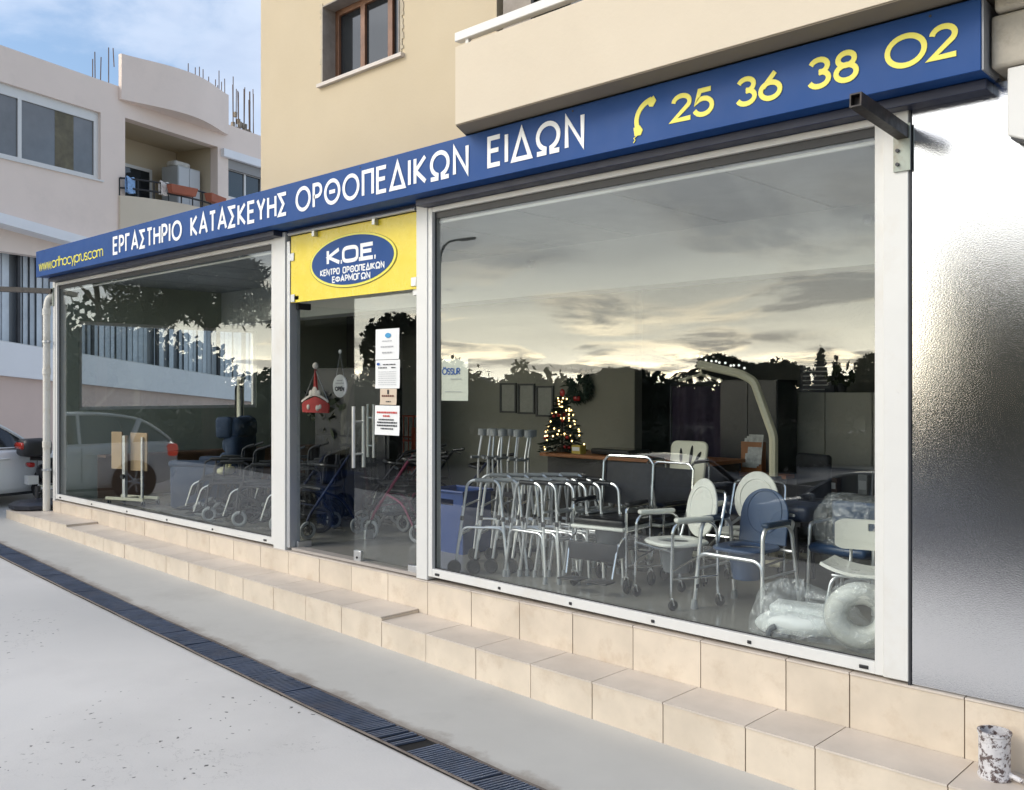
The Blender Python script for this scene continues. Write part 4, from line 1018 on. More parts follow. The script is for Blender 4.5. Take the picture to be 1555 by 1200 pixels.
for u, k, lab in ((1448,25,'added tall dark tree out of view, leftmost of those darkening the metal panel'),(1500,27,'added tall dark tree out of view, darkening the metal panel just right of the leftmost'),(1560,26,'added tall dark tree out of view, second from right of those darkening the metal panel'),(1635,25,'added tall dark tree out of view, rightmost of those darkening the metal panel')):
    x, y = mir(u, k); tree('broad_tree', lab, 'tree', x, y, 7.6, 1.55 if u < 1500 else 2.1, 9000, .26, u, M_leafd, zc=4.0)  # trees added out of view to put a dark band in the panel's reflection
x, y = mir(678, 36); tree('round_tree', 'small dark tree mirrored behind the white notice in the right window', 'tree', x, y, 4.1, 1.1, 2600, .22, 6, M_leafd, zc=2.7)
x, y = mir(795, 58); tree('round_tree', 'small tree mirrored above the three picture frames', 'tree', x, y, 4.4, 1.7, 3000, .30, 7, M_leafm, zc=2.6)
for u, k, ht, lab in ((1247,55,5.2,'taller pointed cypress mirrored above the wall cabinets'),(1270,57,4.75,'shorter pointed cypress mirrored above the wall cabinets')):
    x, y = mir(u, k); tree('cypress_tree', lab, 'tree', x, y, ht, .6, 2200, .24, int(u), M_leafd, [((0,0,ht*q_),(.62*(1.05-q_)+.12,.62*(1.05-q_)+.12,ht*.13)) for q_ in (.2,.32,.44,.56,.68,.8,.9)], .1)
# palm
x, y = mir(1048, 70); t = thing('palm_tree', 'small palm with drooping fronds mirrored left of the hoist boom', 'palm', (x,y,gz(x,y)))
b = MB(); b.tube([(0,0,0),(.08,0,2.0),(0,0,3.9)], .2, 10, r2=.15); b.build('trunk', M_bark, t)
b = MB()
for k in range(16):
    a = 2*PI*k/16+.2*(k % 3); L_ = 1.7+.3*(k % 2); up = 1.0-.35*(k % 3)
    P = [Vector((math.cos(a)*L_*s_, math.sin(a)*L_*s_, 3.9+up*s_-1.5*s_*s_)) for s_ in (0,.2,.4,.6,.8,1.0)]
    b.tube(P, .025, 5, r2=.006)
    for i in range(1,24):
        s_ = i/24; q = s_*5; j = min(4,int(q)); c = P[j].lerp(P[j+1], q-j); d = (P[j+1]-P[j]).normalized(); n = d.cross(Vector((0,0,1))).normalized()
        for sd_ in (1,-1):
            e = c+n*sd_*.42*(1-.55*s_)+d*.22-Vector((0,0,.16)); b.add([c-d*.035,c+d*.035,e],[(0,1,2)])
b.build('frond', M_leafd, t, sharp=None)
# big pines nearer the left corner
def pine(label, x, y, ht, seed, spread, nb, low):
    rr = random.Random(seed); bl = []
    for k in range(nb):
        z = low+(ht-low)*rr.random(); a = rr.uniform(0,2*PI); q_ = spread*(1-.55*(z-low)/(ht-low))*rr.uniform(.35,1.0)
        bl.append(((q_*math.cos(a),q_*math.sin(a),z),(rr.uniform(.55,1.05),rr.uniform(.55,1.05),rr.uniform(.25,.5))))
    return tree('pine_tree', label, 'tree', x, y, ht, 2, 13000, .34, seed, M_pine, bl, .2, wd=.09)
x, y = mir(318, 27); pine('large ragged pine mirrored in the upper part of the left window', x, y, 9.5, 21, 2.2, 46, 4.2)
x, y = mir(150, 33); pine('pine with thin boughs mirrored near the far left corner of the left window', x, y, 10, 22, 3.4, 34, 4.6)
# gabled house
x, y = mir(738, 105); t = thing('gabled_house', 'small dark house with a blue-grey gabled roof mirrored beside the picture frames', 'house', (x,y,gz(x,y)), R(-40))
b = MB(); b.prism([(-2.4,0),(2.4,0),(2.4,2.5),(0,3.9),(-2.4,2.5)], 0, 6); b.build('wall', mat('house_wall', (.10,.07,.06), .9), t)
b = MB(); b.prism([(-2.8,2.3),(0,3.95),(2.8,2.3),(2.8,2.45),(0,4.12),(-2.8,2.45)], -.3, 6.3); b.build('roof', mat('blue_roof', (.10,.13,.19), .6), t)
b = MB(); b.box(-.5,.5,-.05,-.001,0,2.0); b.build('door', M_dark, t)
b = MB(); b.box(1.0,1.8,-.05,-.001,1.0,1.9); b.build('window', M_winglass, t)
# street lamp
x, y = mir(667, 40); t = thing('street_lamp', 'tall street lamp with a curved arm mirrored beside the door pillar', 'street lamp', (x,y,gz(x,y)))
M_lamp = mat('lamp_steel', (.05,.055,.06), .5, metal=.3)
h0 = 1.65+6.3-gz(x,y)
b = MB(); b.tube([(0,0,0),(0,0,h0-1.0),(.10,0,h0-.35),(.5,0,h0),(1.3,0,h0+.03)], .075, 10, r2=.045, fil=.5); b.build('pole', M_lamp, t)
b = MB(); b.rbox((1.72,0,h0-.01),(.45,.12,.05),.045); b.build('lamp_head', M_lamp, t)
b = MB(); b.cyl((0,0,.3),.13,.6,'z',10); b.build('base', M_lamp, t)
# far dark belt of trees and scrub that closes the street
rr = random.Random(77); bl = []
for k in range(150):
    u = -900+2500*k/150+rr.uniform(-12,12); kk = rr.uniform(74,92); x, y = mir(u, kk); h = rr.uniform(1.5,2.5) if u > 325 else rr.uniform(3.2,4.2) if u > 215 else rr.uniform(4.6,6.2)
    bl.append(((x,y,gz(x,y)+h*.9),(rr.uniform(1.6,3.6),rr.uniform(1.6,3.6),h)))
b = MB(); b.leaves(30000, bl, .75, rr)
for c, h in bl: b.ell((c[0],c[1],c[2]-.35),(h[0]*.62,h[1]*.62,h[2]*.62),8,5)
b.build('treeline', M_leafd, sharp=None, kind='stuff')
bl = []
for k in range(90):
    u = -300+1900*k/90+rr.uniform(-10,10); kk = rr.uniform(33,38); x, y = mir(u, kk); h = rr.uniform(.6,1.0)
    bl.append(((x,y,gz(x,y)+h*.8),(rr.uniform(.7,1.3),rr.uniform(.7,1.3),h)))
b = MB(); b.leaves(16000, bl, .34, rr)
for c, h in bl: b.ell((c[0],c[1],c[2]-.1),(h[0]*.7,h[1]*.7,h[2]*.7),8,5)
b.build('hedge', M_leafd, sharp=None, kind='stuff')
# ------------------------------------------------------------------ notices on the glass
M_paper = mat('white_paper', (.80,.80,.78), .7, var=.02)
M_ink = mat('black_ink', (.04,.04,.045), .7)
M_redink = mat('red_ink', (.55,.06,.05), .7)
M_greyink = mat('grey_ink', (.42,.42,.43), .7)
M_blueink = mat('blue_ink', (.03,.11,.38), .6)
def sheet_paper(name, label, x, z, w, h, m=M_paper, curl=.006, y=D-.006):
    t = thing(name, label, 'notice', (x,y,z))
    b = MB(); b.sheet(lambda u,v: ((u-.5)*w, -curl*math.sin(v*PI)*.3-curl*max(0,(v-.75))*4*(abs(u-.5)*2)**2, h/2-h*v), 8, 10, .0006)
    b.build('paper', m, t); return t
def lines(t, rows, m, name='print'):
    """rows of printed words: (z, x0, x1, height)"""
    b = MB(); rr = random.Random(len(rows)*7+int(abs(rows[0][0])*1000))
    for z, x0, x1, h in rows:
        x = x0
        while x < x1-.004:
            w = min(rr.uniform(.014,.04), x1-x); b.box(x,x+w,-.0075,-.0068,z,z+h); x += w+.007
    return b.build(name, m, t)
t = sheet_paper('door_notice', 'topmost white notice on the door with a small blue oval emblem', -6.775, 2.075, .345, .285)
lines(t, [(.025,-.07,.07,.007),(-.03,-.09,.10,.011),(-.085,-.07,.075,.013)], M_greyink)
b = MB(); b.prism([(.015+.042*math.cos(2*PI*k/24), .08+.023*math.sin(2*PI*k/24)) for k in range(24)], -.0078, -.007); b.build('emblem', mat('cyan_ink', (.05,.30,.55), .6), t)
t = sheet_paper('door_notice', 'white notice of fine grey print on the door, second from the top', -6.772, 1.795, .355, .265)
lines(t, [(.085,-.06,.12,.009),(.055,-.13,.0,.010),(.055,.06,.12,.010)], M_ink)
lines(t, [(.02-.02*k,-.13,.13,.004) for k in range(7)], M_greyink, 'fine_print')
b = MB(); b.prism([(-.13+.024*math.cos(2*PI*k/20), .095+.013*math.sin(2*PI*k/20)) for k in range(20)], -.0078, -.007); b.build('emblem', M_blueink, t)
t = sheet_paper('door_notice', 'small buff notice on the door between the larger white ones', -6.76, 1.585, .24, .15, mat('buff_paper', (.62,.50,.38), .7))
lines(t, [(.0,-.09,.09,.016)], mat('brown_ink', (.16,.06,.04), .7)); lines(t, [(-.05,-.03,.04,.010)], M_ink, 'small_print')
b = MB(); b.rbox((0,-.007,.045),(.010,.0012,.02),.004); b.build('emblem', M_ink, t)
t = sheet_paper('door_notice', 'lowest white notice on the door with red and black print', -6.778, 1.365, .36, .275)
lines(t, [(.065,-.145,.145,.017),(.033,-.055,.05,.015)], M_redink); lines(t, [(.0,-.12,.11,.013),(-.028,-.14,.145,.015),(-.056,-.145,.15,.015),(-.084,-.09,.09,.013)], M_ink, 'black_print')
t = sheet_paper('window_notice', 'cream notice reading ÖSSUR at the left edge of the right window', -5.885, 1.735, .335, .36, mat('cream_paper', (.66,.66,.56), .7), .002, D+.016)
b = MB(); text(b, 'ÖSSUR', -.158, .075, .045, .105, -.006, .010, .14, .001); b.build('lettering', M_blueink, t)
lines(t, [(.005,-.05,.09,.006),(-.105,-.12,.10,.006)], M_greyink)

# round OPEN sign and red Christmas plaque hanging in the open half of the doorway
t = thing('open_sign', 'round white OPEN sign hung on strings in the doorway', 'sign', (-8.32,6.10,1.69))
b = MB(); b.cyl((0,0,0),.125,.012,'y',28); b.build('disc', mat('white_enamel', (.72,.72,.70), .4), t)
b = MB(); text(b, 'OPEN', -.085, .085, -.055, -.005, -.0085, .013, .2, .002); b.build('lettering', M_ink, t)
b = MB()
for i,(z,x0,x1) in enumerate(((.055,-.05,.05),(.025,-.075,.075))): b.box(x0,x1,-.0085,-.0062,z,z+.012)
b.build('small_print', M_greyink, t)
b = MB(); b.tube([(-.07,0,.10),(0,0,.36),(.07,0,.10)], .004, 5); b.build('string', M_greyink, t)
b = MB(); b.ell((0,0,.375),(.025,.012,.025)); b.build('suction_hook', M_whitep, t)
t = thing('christmas_plaque', 'red Christmas plaque with white figures hung on strings inside the doorway', 'decoration', (-8.52,5.92,1.42))
M_xred = mat('christmas_red', (.38,.018,.018), .6, var=.15)
b = MB(); b.prism([(-.24,-.02),(.24,-.02),(.25,.07),(-.25,.07)], -.008, .008); b.prism([(-.245,.071),(.245,.071),(.215,.10),(.0,.155),(-.215,.10)], -.009, .007); b.build('board', M_xred, t)
b = MB(); b.prism([(-.035,.16),(.035,.16),(.0,.46)], -.012, .012); b.build('pointed_hat', M_xred, t)
b = MB(); b.ell((0,0,.49),(.038,.03,.038))
ribbon(b, [(-.25+.5*k/14, .10+.075*math.sin(PI*k/14)) for k in range(15)], .022, -.014, .004)
for xx, zz, s_ in ((-.07,.19,.035),(.0,.215,.045),(.07,.19,.035),(-.12,.04,.026),(.05,.03,.03),(.10,.045,.024)): b.ell((xx,-.012,zz),(s_,.014,s_*1.1))
b.build('figures', mat('white_figures', (.72,.66,.60), .7), t)
b = MB(); b.tube([(-.235,0,.10),(0,0,.44),(.235,0,.10)], .005, 5); b.build('string', M_greyink, t)

# ------------------------------------------------------------------ walking frames
def walker(label, loc, rz, wheels, group, lean=0.0):
    t = thing('walking_frame', label, 'walking frame', loc, rz, group)
    for sx in (-1,1):
        x0, x1 = .30*sx, .25*sx
        b = MB(); b.tube([(x0,-.235,.03 if not wheels else .13),(x1,-.15,.80),(x1,-.10,.84),(x1,.11,.84),(x1,.15,.80),(x0,.24,.02)], .0135, 8, fil=.06)
        b.tube([(x0*.96,-.205,.30),(x0*.945,-.18,.42),(x0*.945,.19,.42),(x0*.96,.215,.30)], .011, 8, fil=.07); b.build('side_frame', M_anod, t)
        b = MB(); b.tube([(x1,-.07,.84),(x1,.10,.84)], .020, 10); b.build('hand_grip', M_grub if wheels else M_black, t)
        for y in ((.24,) if wheels else (-.235,.24)):
            b = MB(); b.lathe([(.021,0),(.021,.03),(.017,.06)], (x0,y,0), 'z', 10); b.build('rubber_tip', M_grub, t)
        if wheels:
            b = MB(); b.torus((x0*1.0+.03*sx,-.245,.066),.050,.016,'x',18,6); b.cyl((x0+.03*sx,-.245,.066),.042,.014,'x',14); b.tube([(x0+.004*sx,-.235,.14),(x0+.01*sx,-.242,.066),(x0+.04*sx,-.245,.066)], .009, 6); b.build('wheel', M_rubber, t)
        for y, z in ((-.195,.50),(.20,.50)):
            b = MB(); b.lathe([(.0165,-.02),(.018,0),(.0165,.02)], (x0*.93,y*.97,z), 'z', 10); b.build('collar', M_black, t)
    b = MB(); b.tube([(-.268,-.185,.60),(.268,-.185,.60)], .011, 8); b.tube([(-.27,-.19,.36),(.27,-.19,.36)], .011, 8); b.build('cross_bar', M_anod, t)
    return t
ga = 'walking frames with wheels by the door pillar'
w0 = walker('wheeled walking frame nearest the glass beside the door pillar', (-6.02,5.98,0), R(-57+90-90), True, ga)
def place_w(label, x, y, rz): return dup(w0, (x,y,0), rz, label, ga)
w0.location = (-6.02,6.10,0); w0.rotation_euler = (0,0,R(-60))
wl = 'wheeled walking frame nested behind the front one beside the door pillar'
for i in range(1,5): place_w(wl, -6.02+.15*i*.72, 6.10+.15*i*.85, R(-60+rn.uniform(-3,3)))
gb = 'walking frames without wheels in the middle of the window'
s0 = walker('plain walking frame nearest the glass in the middle of the nested row', (-5.44,6.24,0), R(90), False, gb)
sl = 'plain walking frame nested in the row behind the front one'
for i in range(1,6): dup(s0, (-5.44+.10*i, 6.24+.085*i, 0), R(90+rn.uniform(-5,5)), sl, gb)

# ------------------------------------------------------------------ small castor helper
def castor(par, x, y, r=.05, w=.022, tyre=M_grub, stem=.12):
    b = MB(); b.torus((x,y+.015,r),r-w*.5,w*.5,'x',16,6); b.cyl((x,y+.015,r),r-w*.7,w*.7,'x',12); o = b.build('castor', tyre, par)
    b = MB(); b.tube([(x-.016,y+.015,r),(x-.016,y,r*2+.012),(x+.016,y,r*2+.012),(x+.016,y+.015,r)], .0055, 6, fil=.01); b.tube([(x,y,r*2+.01),(x,y,r*2+stem)], .010, 8); b.build('fork', M_steel, o)
    return o
M_cushion = mat('black_cushion', (.015,.015,.017), .35, var=.2, vs=5)
M_seatw = mat('white_seat_plastic', (.74,.74,.68), .3, var=.02)
M_ivory = mat('ivory_plastic', (.74,.71,.55), .35, var=.03)
M_bucket = mat('grey_bucket', (.11,.12,.13), .45, var=.1)
M_bluep = mat('commode_blue', (.028,.065,.145), .35, var=.06)

# ---- black wheeled commode chairs
def wheeled_commode(label, loc, rz, group=None):
    t = thing('wheeled_commode', label, 'commode chair', loc, rz, group)
    b = MB()
    for sx in (-1,1):
        x = .255*sx
        b.tube([(x,-.20,.17),(x,-.20,.70),(x,.15,.70),(x,.19,.66),(x,.20,.17)], .0125, 8, fil=.05)
        b.tube([(x*.96,.21,.17),(x*.96,.23,.60),(x*.96,.27,1.02)], .0125, 8)
        b.tube([(x,-.20,.22),(x,.20,.22)], .010, 8); b.tube([(x,-.20,.50),(x,.21,.50)], .012, 8)
    b.tube([(-.245,.27,1.02),(-.20,.275,1.075),(.20,.275,1.075),(.245,.27,1.02)], .0125, 8, fil=.05)
    b.tube([(-.255,-.20,.50),(.255,-.20,.50)], .012, 8); b.tube([(-.255,.20,.30),(.255,.20,.30)], .010, 8)
    b.build('frame', M_chrome, t)
    b = MB(); b.rbox((0,-.01,.515),(.255,.24,.014),.012); b.build('seat_board', M_seatw, t)
    b = MB(); b.rbox((0,0,.56),(.25,.225,.032),.028); b.build('seat_cushion', M_cushion, t)
    b = MB(); b.sheet(lambda u,v: ((u-.5)*.47, .245+.035*v-.03*math.cos((u-.5)*2.6)+.02, .66+.36*v), 12, 8, .012); b.build('backrest', M_blackfab, t)
    b = MB(); b.lathe([(.11,-.15),(.145,.09),(.155,.095),(.155,.105)], (0,0,.395), 'z', 20); b.build('bucket', M_bucket, t)
    b = MB(); b.rbox((0,-.305,.33),(.235,.012,.075),.01); b.build('calf_strap', M_blackfab, t)
    for sx in (-1,1):
        b = MB(); b.rbox((.255*sx,-.03,.722),(.028,.16,.016),.014); b.build('arm_pad', M_black, t)
        b = MB(); b.tube([(.23*sx,-.205,.45),(.23*sx,-.29,.40),(.22*sx,-.36,.14)], .011, 8, fil=.05); b.build('leg_rest', M_chrome, t)
        b = MB(); b.rbox((.13*sx,-.40,.115),(.105,.075,.008),.008); b.build('foot_plate', M_black, t)
        castor(t, .255*sx, -.20, .062, .028, M_rubber, .06); castor(t, .255*sx, .205, .062, .028, M_rubber, .06)
    return t
wc = wheeled_commode('black wheeled commode chair nearest the glass, with its footrests down', (-4.75,6.27,0), R(6))
dup(wc, (-4.80,6.98,0), R(-4), 'black wheeled commode chair standing behind the nearer one').scale = (.94,.94,.91)

# ---- commode chairs with a lidded toilet seat
def commode(label, loc, rz, shell, pads, lid_r, frame_m, bucket_m, cast, arch=False, group=None, backz=.0):
    t = thing('commode_chair', label, 'commode chair', loc, rz, group)
    b = MB(); tr_ = .0125 if cast else .0155
    for sx in (-1,1):
        x = .265*sx; fy = -.215 if cast else -.25; by = .205 if cast else .27; z0 = .10 if cast else .03
        b.tube([(x*1.0 if cast else x*1.1,fy,z0),(x,-.20,.60),(x,-.16,.655),(x,.13,.655),(x,.19,.60),(x if cast else x*1.08,by,z0)], tr_, 9, fil=.06)
        b.tube([(x,-.21,.235),(x,.20,.235)] if cast else [(x*1.04,-.23,.30),(x*1.03,.235,.30)], .010, 8)
        if cast: b.tube([(x,-.20,.30),(x*.98,.19,.46)], .009, 8)
    if cast: b.tube([(-.265,-.205,.435),(.265,-.205,.435)], .012, 8); b.tube([(-.265,.2,.435),(.265,.2,.435)], .012, 8); b.tube([(-.25,.20,.44),(-.23,.31,.86),(.23,.31,.86),(.25,.20,.44)], .012, 8, fil=.06)
    else:
        b.tube([(-.285,-.225,.18),(-.275,-.225,.385),(-.22,-.225,.42),(.22,-.225,.42),(.275,-.225,.385),(.285,-.225,.18)], .0145, 9, fil=.06)
        b.tube([(-.27,.235,.44),(.27,.235,.44)], .0135, 9); b.tube([(-.22,.305,.70),(.22,.305,.70)], .012, 8)
        b.tube([(-.262,.19,.60),(-.22,.30,.66),(.22,.30,.66),(.262,.19,.60)], .013, 8, fil=.05)
    b.build('frame', frame_m, t)
    # seat ring
    b = MB(); n = 32; prof_ = []
    vs = []; fs = []
    for k in range(n):
        a = 2*PI*k/n; c, s_ = math.cos(a), math.sin(a)
        ro = lambda q: (abs(c)**3+abs(s_)**3)**(-1/3)*q
        for rx, ry, z in ((.215,.22,.455),(.222,.225,.468),(.212,.215,.48),(.13,.15,.484),(.118,.138,.474),(.12,.14,.458)):
            vs.append((c*rx*(ro(1) if rx > .2 else 1), s_*ry*(ro(1) if rx > .2 else 1), z))
    for k in range(n):
        for i in range(6): fs.append((k*6+i,((k+1) % n)*6+i,((k+1) % n)*6+(i+1) % 6,k*6+(i+1) % 6))
    b.add(vs, fs); b.build('seat', shell, t)
    # lid / backrest shell
    tilt = .16
    if arch:
        pl = [(-.205,0),(-.205,.22)]+[(.205*math.cos(R(180-180*k/18)), .22+.20*math.sin(R(180-180*k/18))) for k in range(19)]+[(.205,0)]
        bx, bz = (0,.215), .475
    else:
        pl = [(.20*math.cos(2*PI*k/32), .225+.245*math.sin(2*PI*k/32)*(1.0 if math.sin(2*PI*k/32) > 0 else .9)) for k in range(32)]
        bx, bz = (0,.20), .485
    b = MB(); b.at((bx[0],bx[1],bz), 0, -tilt); b.prism(pl, -.010, .010)
    lid = b.build('lid_backrest', shell, t, bevel=.006)
    b = MB(); b.at((bx[0],bx[1],bz), 0, -tilt)
    cx = 0; cz = .24
    b.tube([(.15*math.cos(2*PI*k/28)*(1), -.0105, cz+.165*math.sin(2*PI*k/28)) for k in range(28)], .006, 6, closed=True); b.build('lid_rim', shell, lid)
    b = MB(); b.lathe([(.10,-.14),(.135,.06),(.15,.065),(.15,.075)], (0,0,.375), 'z', 20); b.tube([(-.14,0,.43),(-.1,-.10,.40),(.1,-.10,.40),(.14,0,.43)], .005, 5, fil=.05); b.build('bucket', bucket_m, t)
    for sx in (-1,1):
        b = MB(); b.rbox((.265*sx,-.015,.672),(.030,.165,.019),.017); b.build('arm_pad', pads, t)
        for y in ((-.215,.205) if cast else (-.25,.27)):
            if cast: castor(t, .265*sx, y, .042, .024, M_rubber, .05)
            else:
                b = MB(); b.lathe([(.028,0),(.027,.03),(.019,.07)], (.265*sx*1.1 if y < 0 else .265*sx*1.08, y, 0), 'z', 12); b.build('rubber_foot', M_grub, t)
                b = MB(); b.lathe([(.017,-.015),(.0185,0),(.017,.015)], (.265*sx*1.05,y*.93,.17), 'z', 10); b.build('collar', M_black, t)
    return t
commode('white commode chair on castors with its oval lid raised and a grey bucket below', (-4.04,6.16,0), R(-24), M_seatw, M_seatw, .2, M_chrome, M_bucket, True)
commode('white commode chair on castors half hidden behind the blue commode chair', (-3.92,7.0,0), R(4), M_seatw, M_seatw, .2, M_chrome, M_bucket, True)
commode('navy blue commode chair with an arched back and silver legs', (-3.50,6.28,0), R(-4), M_bluep, mat('pad_blue', (.035,.06,.105), .4), .2, M_anod, M_bluep, False, True)

# ---- shower chairs
def shower_chair(label, loc, rz, group=None, shell=M_seatw):
    t = thing('shower_chair', label, 'shower chair', loc, rz, group)
    sd_ = lambda u: (abs(2*u-1))**2.2
    b = MB(); b.sheet(lambda u,v: ((u-.5)*.56*(1-.06*sd_(v)), (v-.5)*.36*(1-.12*sd_(u)), .415+.055*sd_(u)+.015*sd_(v)), 18, 10, .022); b.build('seat', shell, t)
    b = MB(); hh = .19; w = .255
    outl = fillet([(-w,0,0),(-w,0,hh),(w,0,hh),(w,0,0)], .07, 5, True); outl = [(p.x,p.z) for p in outl]
    # back shell curved in plan with a hand hole
    n = 24
    def bk(u,v):
        x = (u-.5)*2*w; k = max(0,abs(x)-(w-.06))/.06; zc_ = hh/2; zz = (v-.5)*hh*(1-.28*k*k)
        return (x, .175+.05*(1-(x/w)**2)*1.0-.03, .535+hh/2+zz+.02*(v))
    holes = lambda i,j: .40 < (i+.5)/n < .60 and 5 <= j <= 6
    P = [[bk(i/n,j/8) for j in range(9)] for i in range(n+1)]
    vs = []; fs = []; q = lambda i,j,k: (i*9+j)*2+k
    for i in range(n+1):
        for j in range(9): x_,y_,z_ = P[i][j]; vs += [(x_,y_-.009,z_),(x_,y_+.009,z_)]
    ok = lambda i,j: 0<=i<n and 0<=j<8 and not holes(i,j)
    for i in range(n):
        for j in range(8):
            if not ok(i,j): continue
            fs += [(q(i,j,0),q(i+1,j,0),q(i+1,j+1,0),q(i,j+1,0)),(q(i,j,1),q(i,j+1,1),q(i+1,j+1,1),q(i+1,j,1))]
            for di,dj,e in ((-1,0,((i,j),(i,j+1))),(1,0,((i+1,j),(i+1,j+1))),(0,-1,((i,j),(i+1,j))),(0,1,((i,j+1),(i+1,j+1)))):
                if not ok(i+di,j+dj): (a,c),(d_,e_) = e; fs.append((q(a,c,0),q(d_,e_,0),q(d_,e_,1),q(a,c,1)))
    b.add(vs, fs); b.build('backrest', shell, t)
    b = MB()
    for sx in (-1,1):
        b.tube([(.25*sx,-.19,.02),(.20*sx,-.13,.36),(.15*sx,-.10,.395),(.05*sx,-.06,.40)], .0125, 8, fil=.08)
        b.tube([(.25*sx,.21,.02),(.20*sx,.13,.36),(.15*sx,.10,.395),(.05*sx,.06,.40)], .0125, 8, fil=.08)
        b.tube([(.16*sx,.14,.40),(.16*sx,.19,.44),(.16*sx,.20,.66)], .011, 8, fil=.03)
    b.tube([(-.2,-.12,.395),(.2,-.12,.395)], .010, 8); b.tube([(-.2,.12,.395),(.2,.12,.395)], .010, 8)
    b.build('legs_frame', M_anod, t)
    for sx in (-1,1):
        for y in (-.19,.21):
            b = MB(); b.lathe([(.026,0),(.025,.025),(.016,.05)], (.25*sx,y,0), 'z', 12); b.build('rubber_foot', M_grub, t)
    return t
shower_chair('white shower chair with a hand hole in its back, beside the right window post', (-2.56,6.22,0), R(8))
shower_chair('cream shower chair further back, behind the one with the hand hole', (-2.36,6.95,0), R(-4), shell=M_ivory)

# ---- things in clear plastic bags
def film():
    m = bpy.data.materials.new('clear_plastic_film'); m.use_nodes = True; t = m.node_tree; t.nodes.clear(); L = t.links.new
    c = t.nodes.new('ShaderNodeTexCoord'); n = t.nodes.new('ShaderNodeTexNoise'); L(c.outputs['Object'], n.inputs[0]); n.inputs['Scale'].default_value = 11; n.inputs['Detail'].default_value = 7; n.inputs['Distortion'].default_value = 2.2
    bp = t.nodes.new('ShaderNodeBump'); bp.inputs['Strength'].default_value = .9; bp.inputs['Distance'].default_value = .03; L(n.outputs[0], bp.inputs['Height'])
    r = t.nodes.new('ShaderNodeMapRange'); L(n.outputs[0], r.inputs[0]); r.inputs[1].default_value = .38; r.inputs[2].default_value = .72; r.inputs[3].default_value = .10; r.inputs[4].default_value = .44
    tr_ = t.nodes.new('ShaderNodeBsdfTransparent'); tr_.inputs[0].default_value = (.97,.98,.98,1)
    df = t.nodes.new('ShaderNodeBsdfDiffuse'); df.inputs[0].default_value = (.78,.82,.82,1); L(bp.outputs[0], df.inputs['Normal'])
    gl = t.nodes.new('ShaderNodeBsdfGlossy'); gl.inputs['Roughness'].default_value = .12; L(bp.outputs[0], gl.inputs['Normal'])
    x1 = t.nodes.new('ShaderNodeMixShader'); x1.inputs[0].default_value = .45; L(df.outputs[0], x1.inputs[1]); L(gl.outputs[0], x1.inputs[2])
    x = t.nodes.new('ShaderNodeMixShader'); L(r.outputs[0], x.inputs[0]); L(tr_.outputs[0], x.inputs[1]); L(x1.outputs[0], x.inputs[2])
    o = t.nodes.new('ShaderNodeOutputMaterial'); L(x.outputs[0], o.inputs[0]); return m
M_film = film()
from mathutils import noise as mn
def wrapblob(fn, seed, amp, nu=40, nv=24, fq=5.0):
    def g(u,v):
        p = Vector(fn(u,v)); q = mn.noise_vector(p*fq+Vector((seed,0,0)))+.5*mn.noise_vector(p*fq*2.7+Vector((0,seed,0))); return p+q*amp
    b = MB(); b.sheet(g, nu, nv); return b
t = thing('bagged_cushion', 'white moulded bath seat in a loose clear plastic bag on the floor by the glass', 'bagged seat', (-2.86,5.86,0), R(10))
b = wrapblob(lambda u,v: ((.31*math.cos(2*PI*u))*math.sin(PI*v)**.45, .17*math.sin(2*PI*u)*math.sin(PI*v)**.45, .095+.075*math.cos(PI*v)+.03*math.cos(2*PI*u)*math.sin(PI*v)), 3.1, .018)
b.rbox((.02,.03,.175),(.22,.10,.035),.03,24,8); b.build('seat', mat('bagged_white', (.80,.82,.80), .5, var=.03), t)
b = wrapblob(lambda u,v: (.02+(.43*math.cos(2*PI*u)+.05*math.cos(4*PI*u))*math.sin(PI*(.5+.5*v))**.30*(1+.10*v*0), .01+.185*math.sin(2*PI*u)*math.sin(PI*(.5+.5*v))**.35, .008+(.30+.07*math.sin(6.0*u+.6)-.09*math.cos(2*PI*u))*math.sin(PI/2*(1-(1-v)**1.0))*(v**.55)), 8.2, .024, 56, 26, 6.0); b.build('bag', M_film, t, sharp=None)
b = MB(); b.tube([(-.16,-.19,.02),(-.16,-.18,.06),(-.12,-.17,.085)], .02, 8, fil=.02); b.build('clip', M_bucket, t)
t = thing('raised_toilet_seat', 'white raised toilet seat ring in plastic leaning by the right window post', 'toilet seat', (-2.40,5.74,.0), R(24))
b = MB(); b.at((0,.0,.235), 0, R(12)); b.torus((0,0,0),.150,.072,'y',34,12,.85); b.build('ring', M_seatw, t)
b = wrapblob(lambda u,v: ((.150+.082*math.cos(2*PI*v))*math.cos(2*PI*u), -.02+.075*math.sin(2*PI*v)+.05*0, .24+(.150+.082*math.cos(2*PI*v))*math.sin(2*PI*u)), 5.5, .012, 44, 16, 7); b.build('bag', M_film, t, sharp=None)
t = thing('bagged_seat_back', 'white padded seat wrapped in clear plastic, behind the cream shower chair', 'bagged seat', (-2.30,7.35,.0), R(-6))
b = MB(); b.rbox((0,0,.62),(.24,.08,.27),.08,20,10); b.build('pad', mat('bagged_white', (.80,.82,.80), .5), t)
b = wrapblob(lambda u,v: (.27*math.cos(2*PI*u)*math.sin(PI*v)**.4, .12*math.sin(2*PI*u)*math.sin(PI*v)**.4, .60+.34*math.cos(PI*v)), 1.3, .03); b.build('bag', M_film, t, sharp=None)
b = MB(); b.box(-.2,.2,-.06,.06,0,.36); b.build('carton', mat('brown_carton', (.25,.17,.10), .8), t)
t = thing('bagged_commode', 'navy commode chair wrapped in shiny plastic, between the blue and the white chairs', 'commode chair', (-2.98,7.0,0), R(-6))
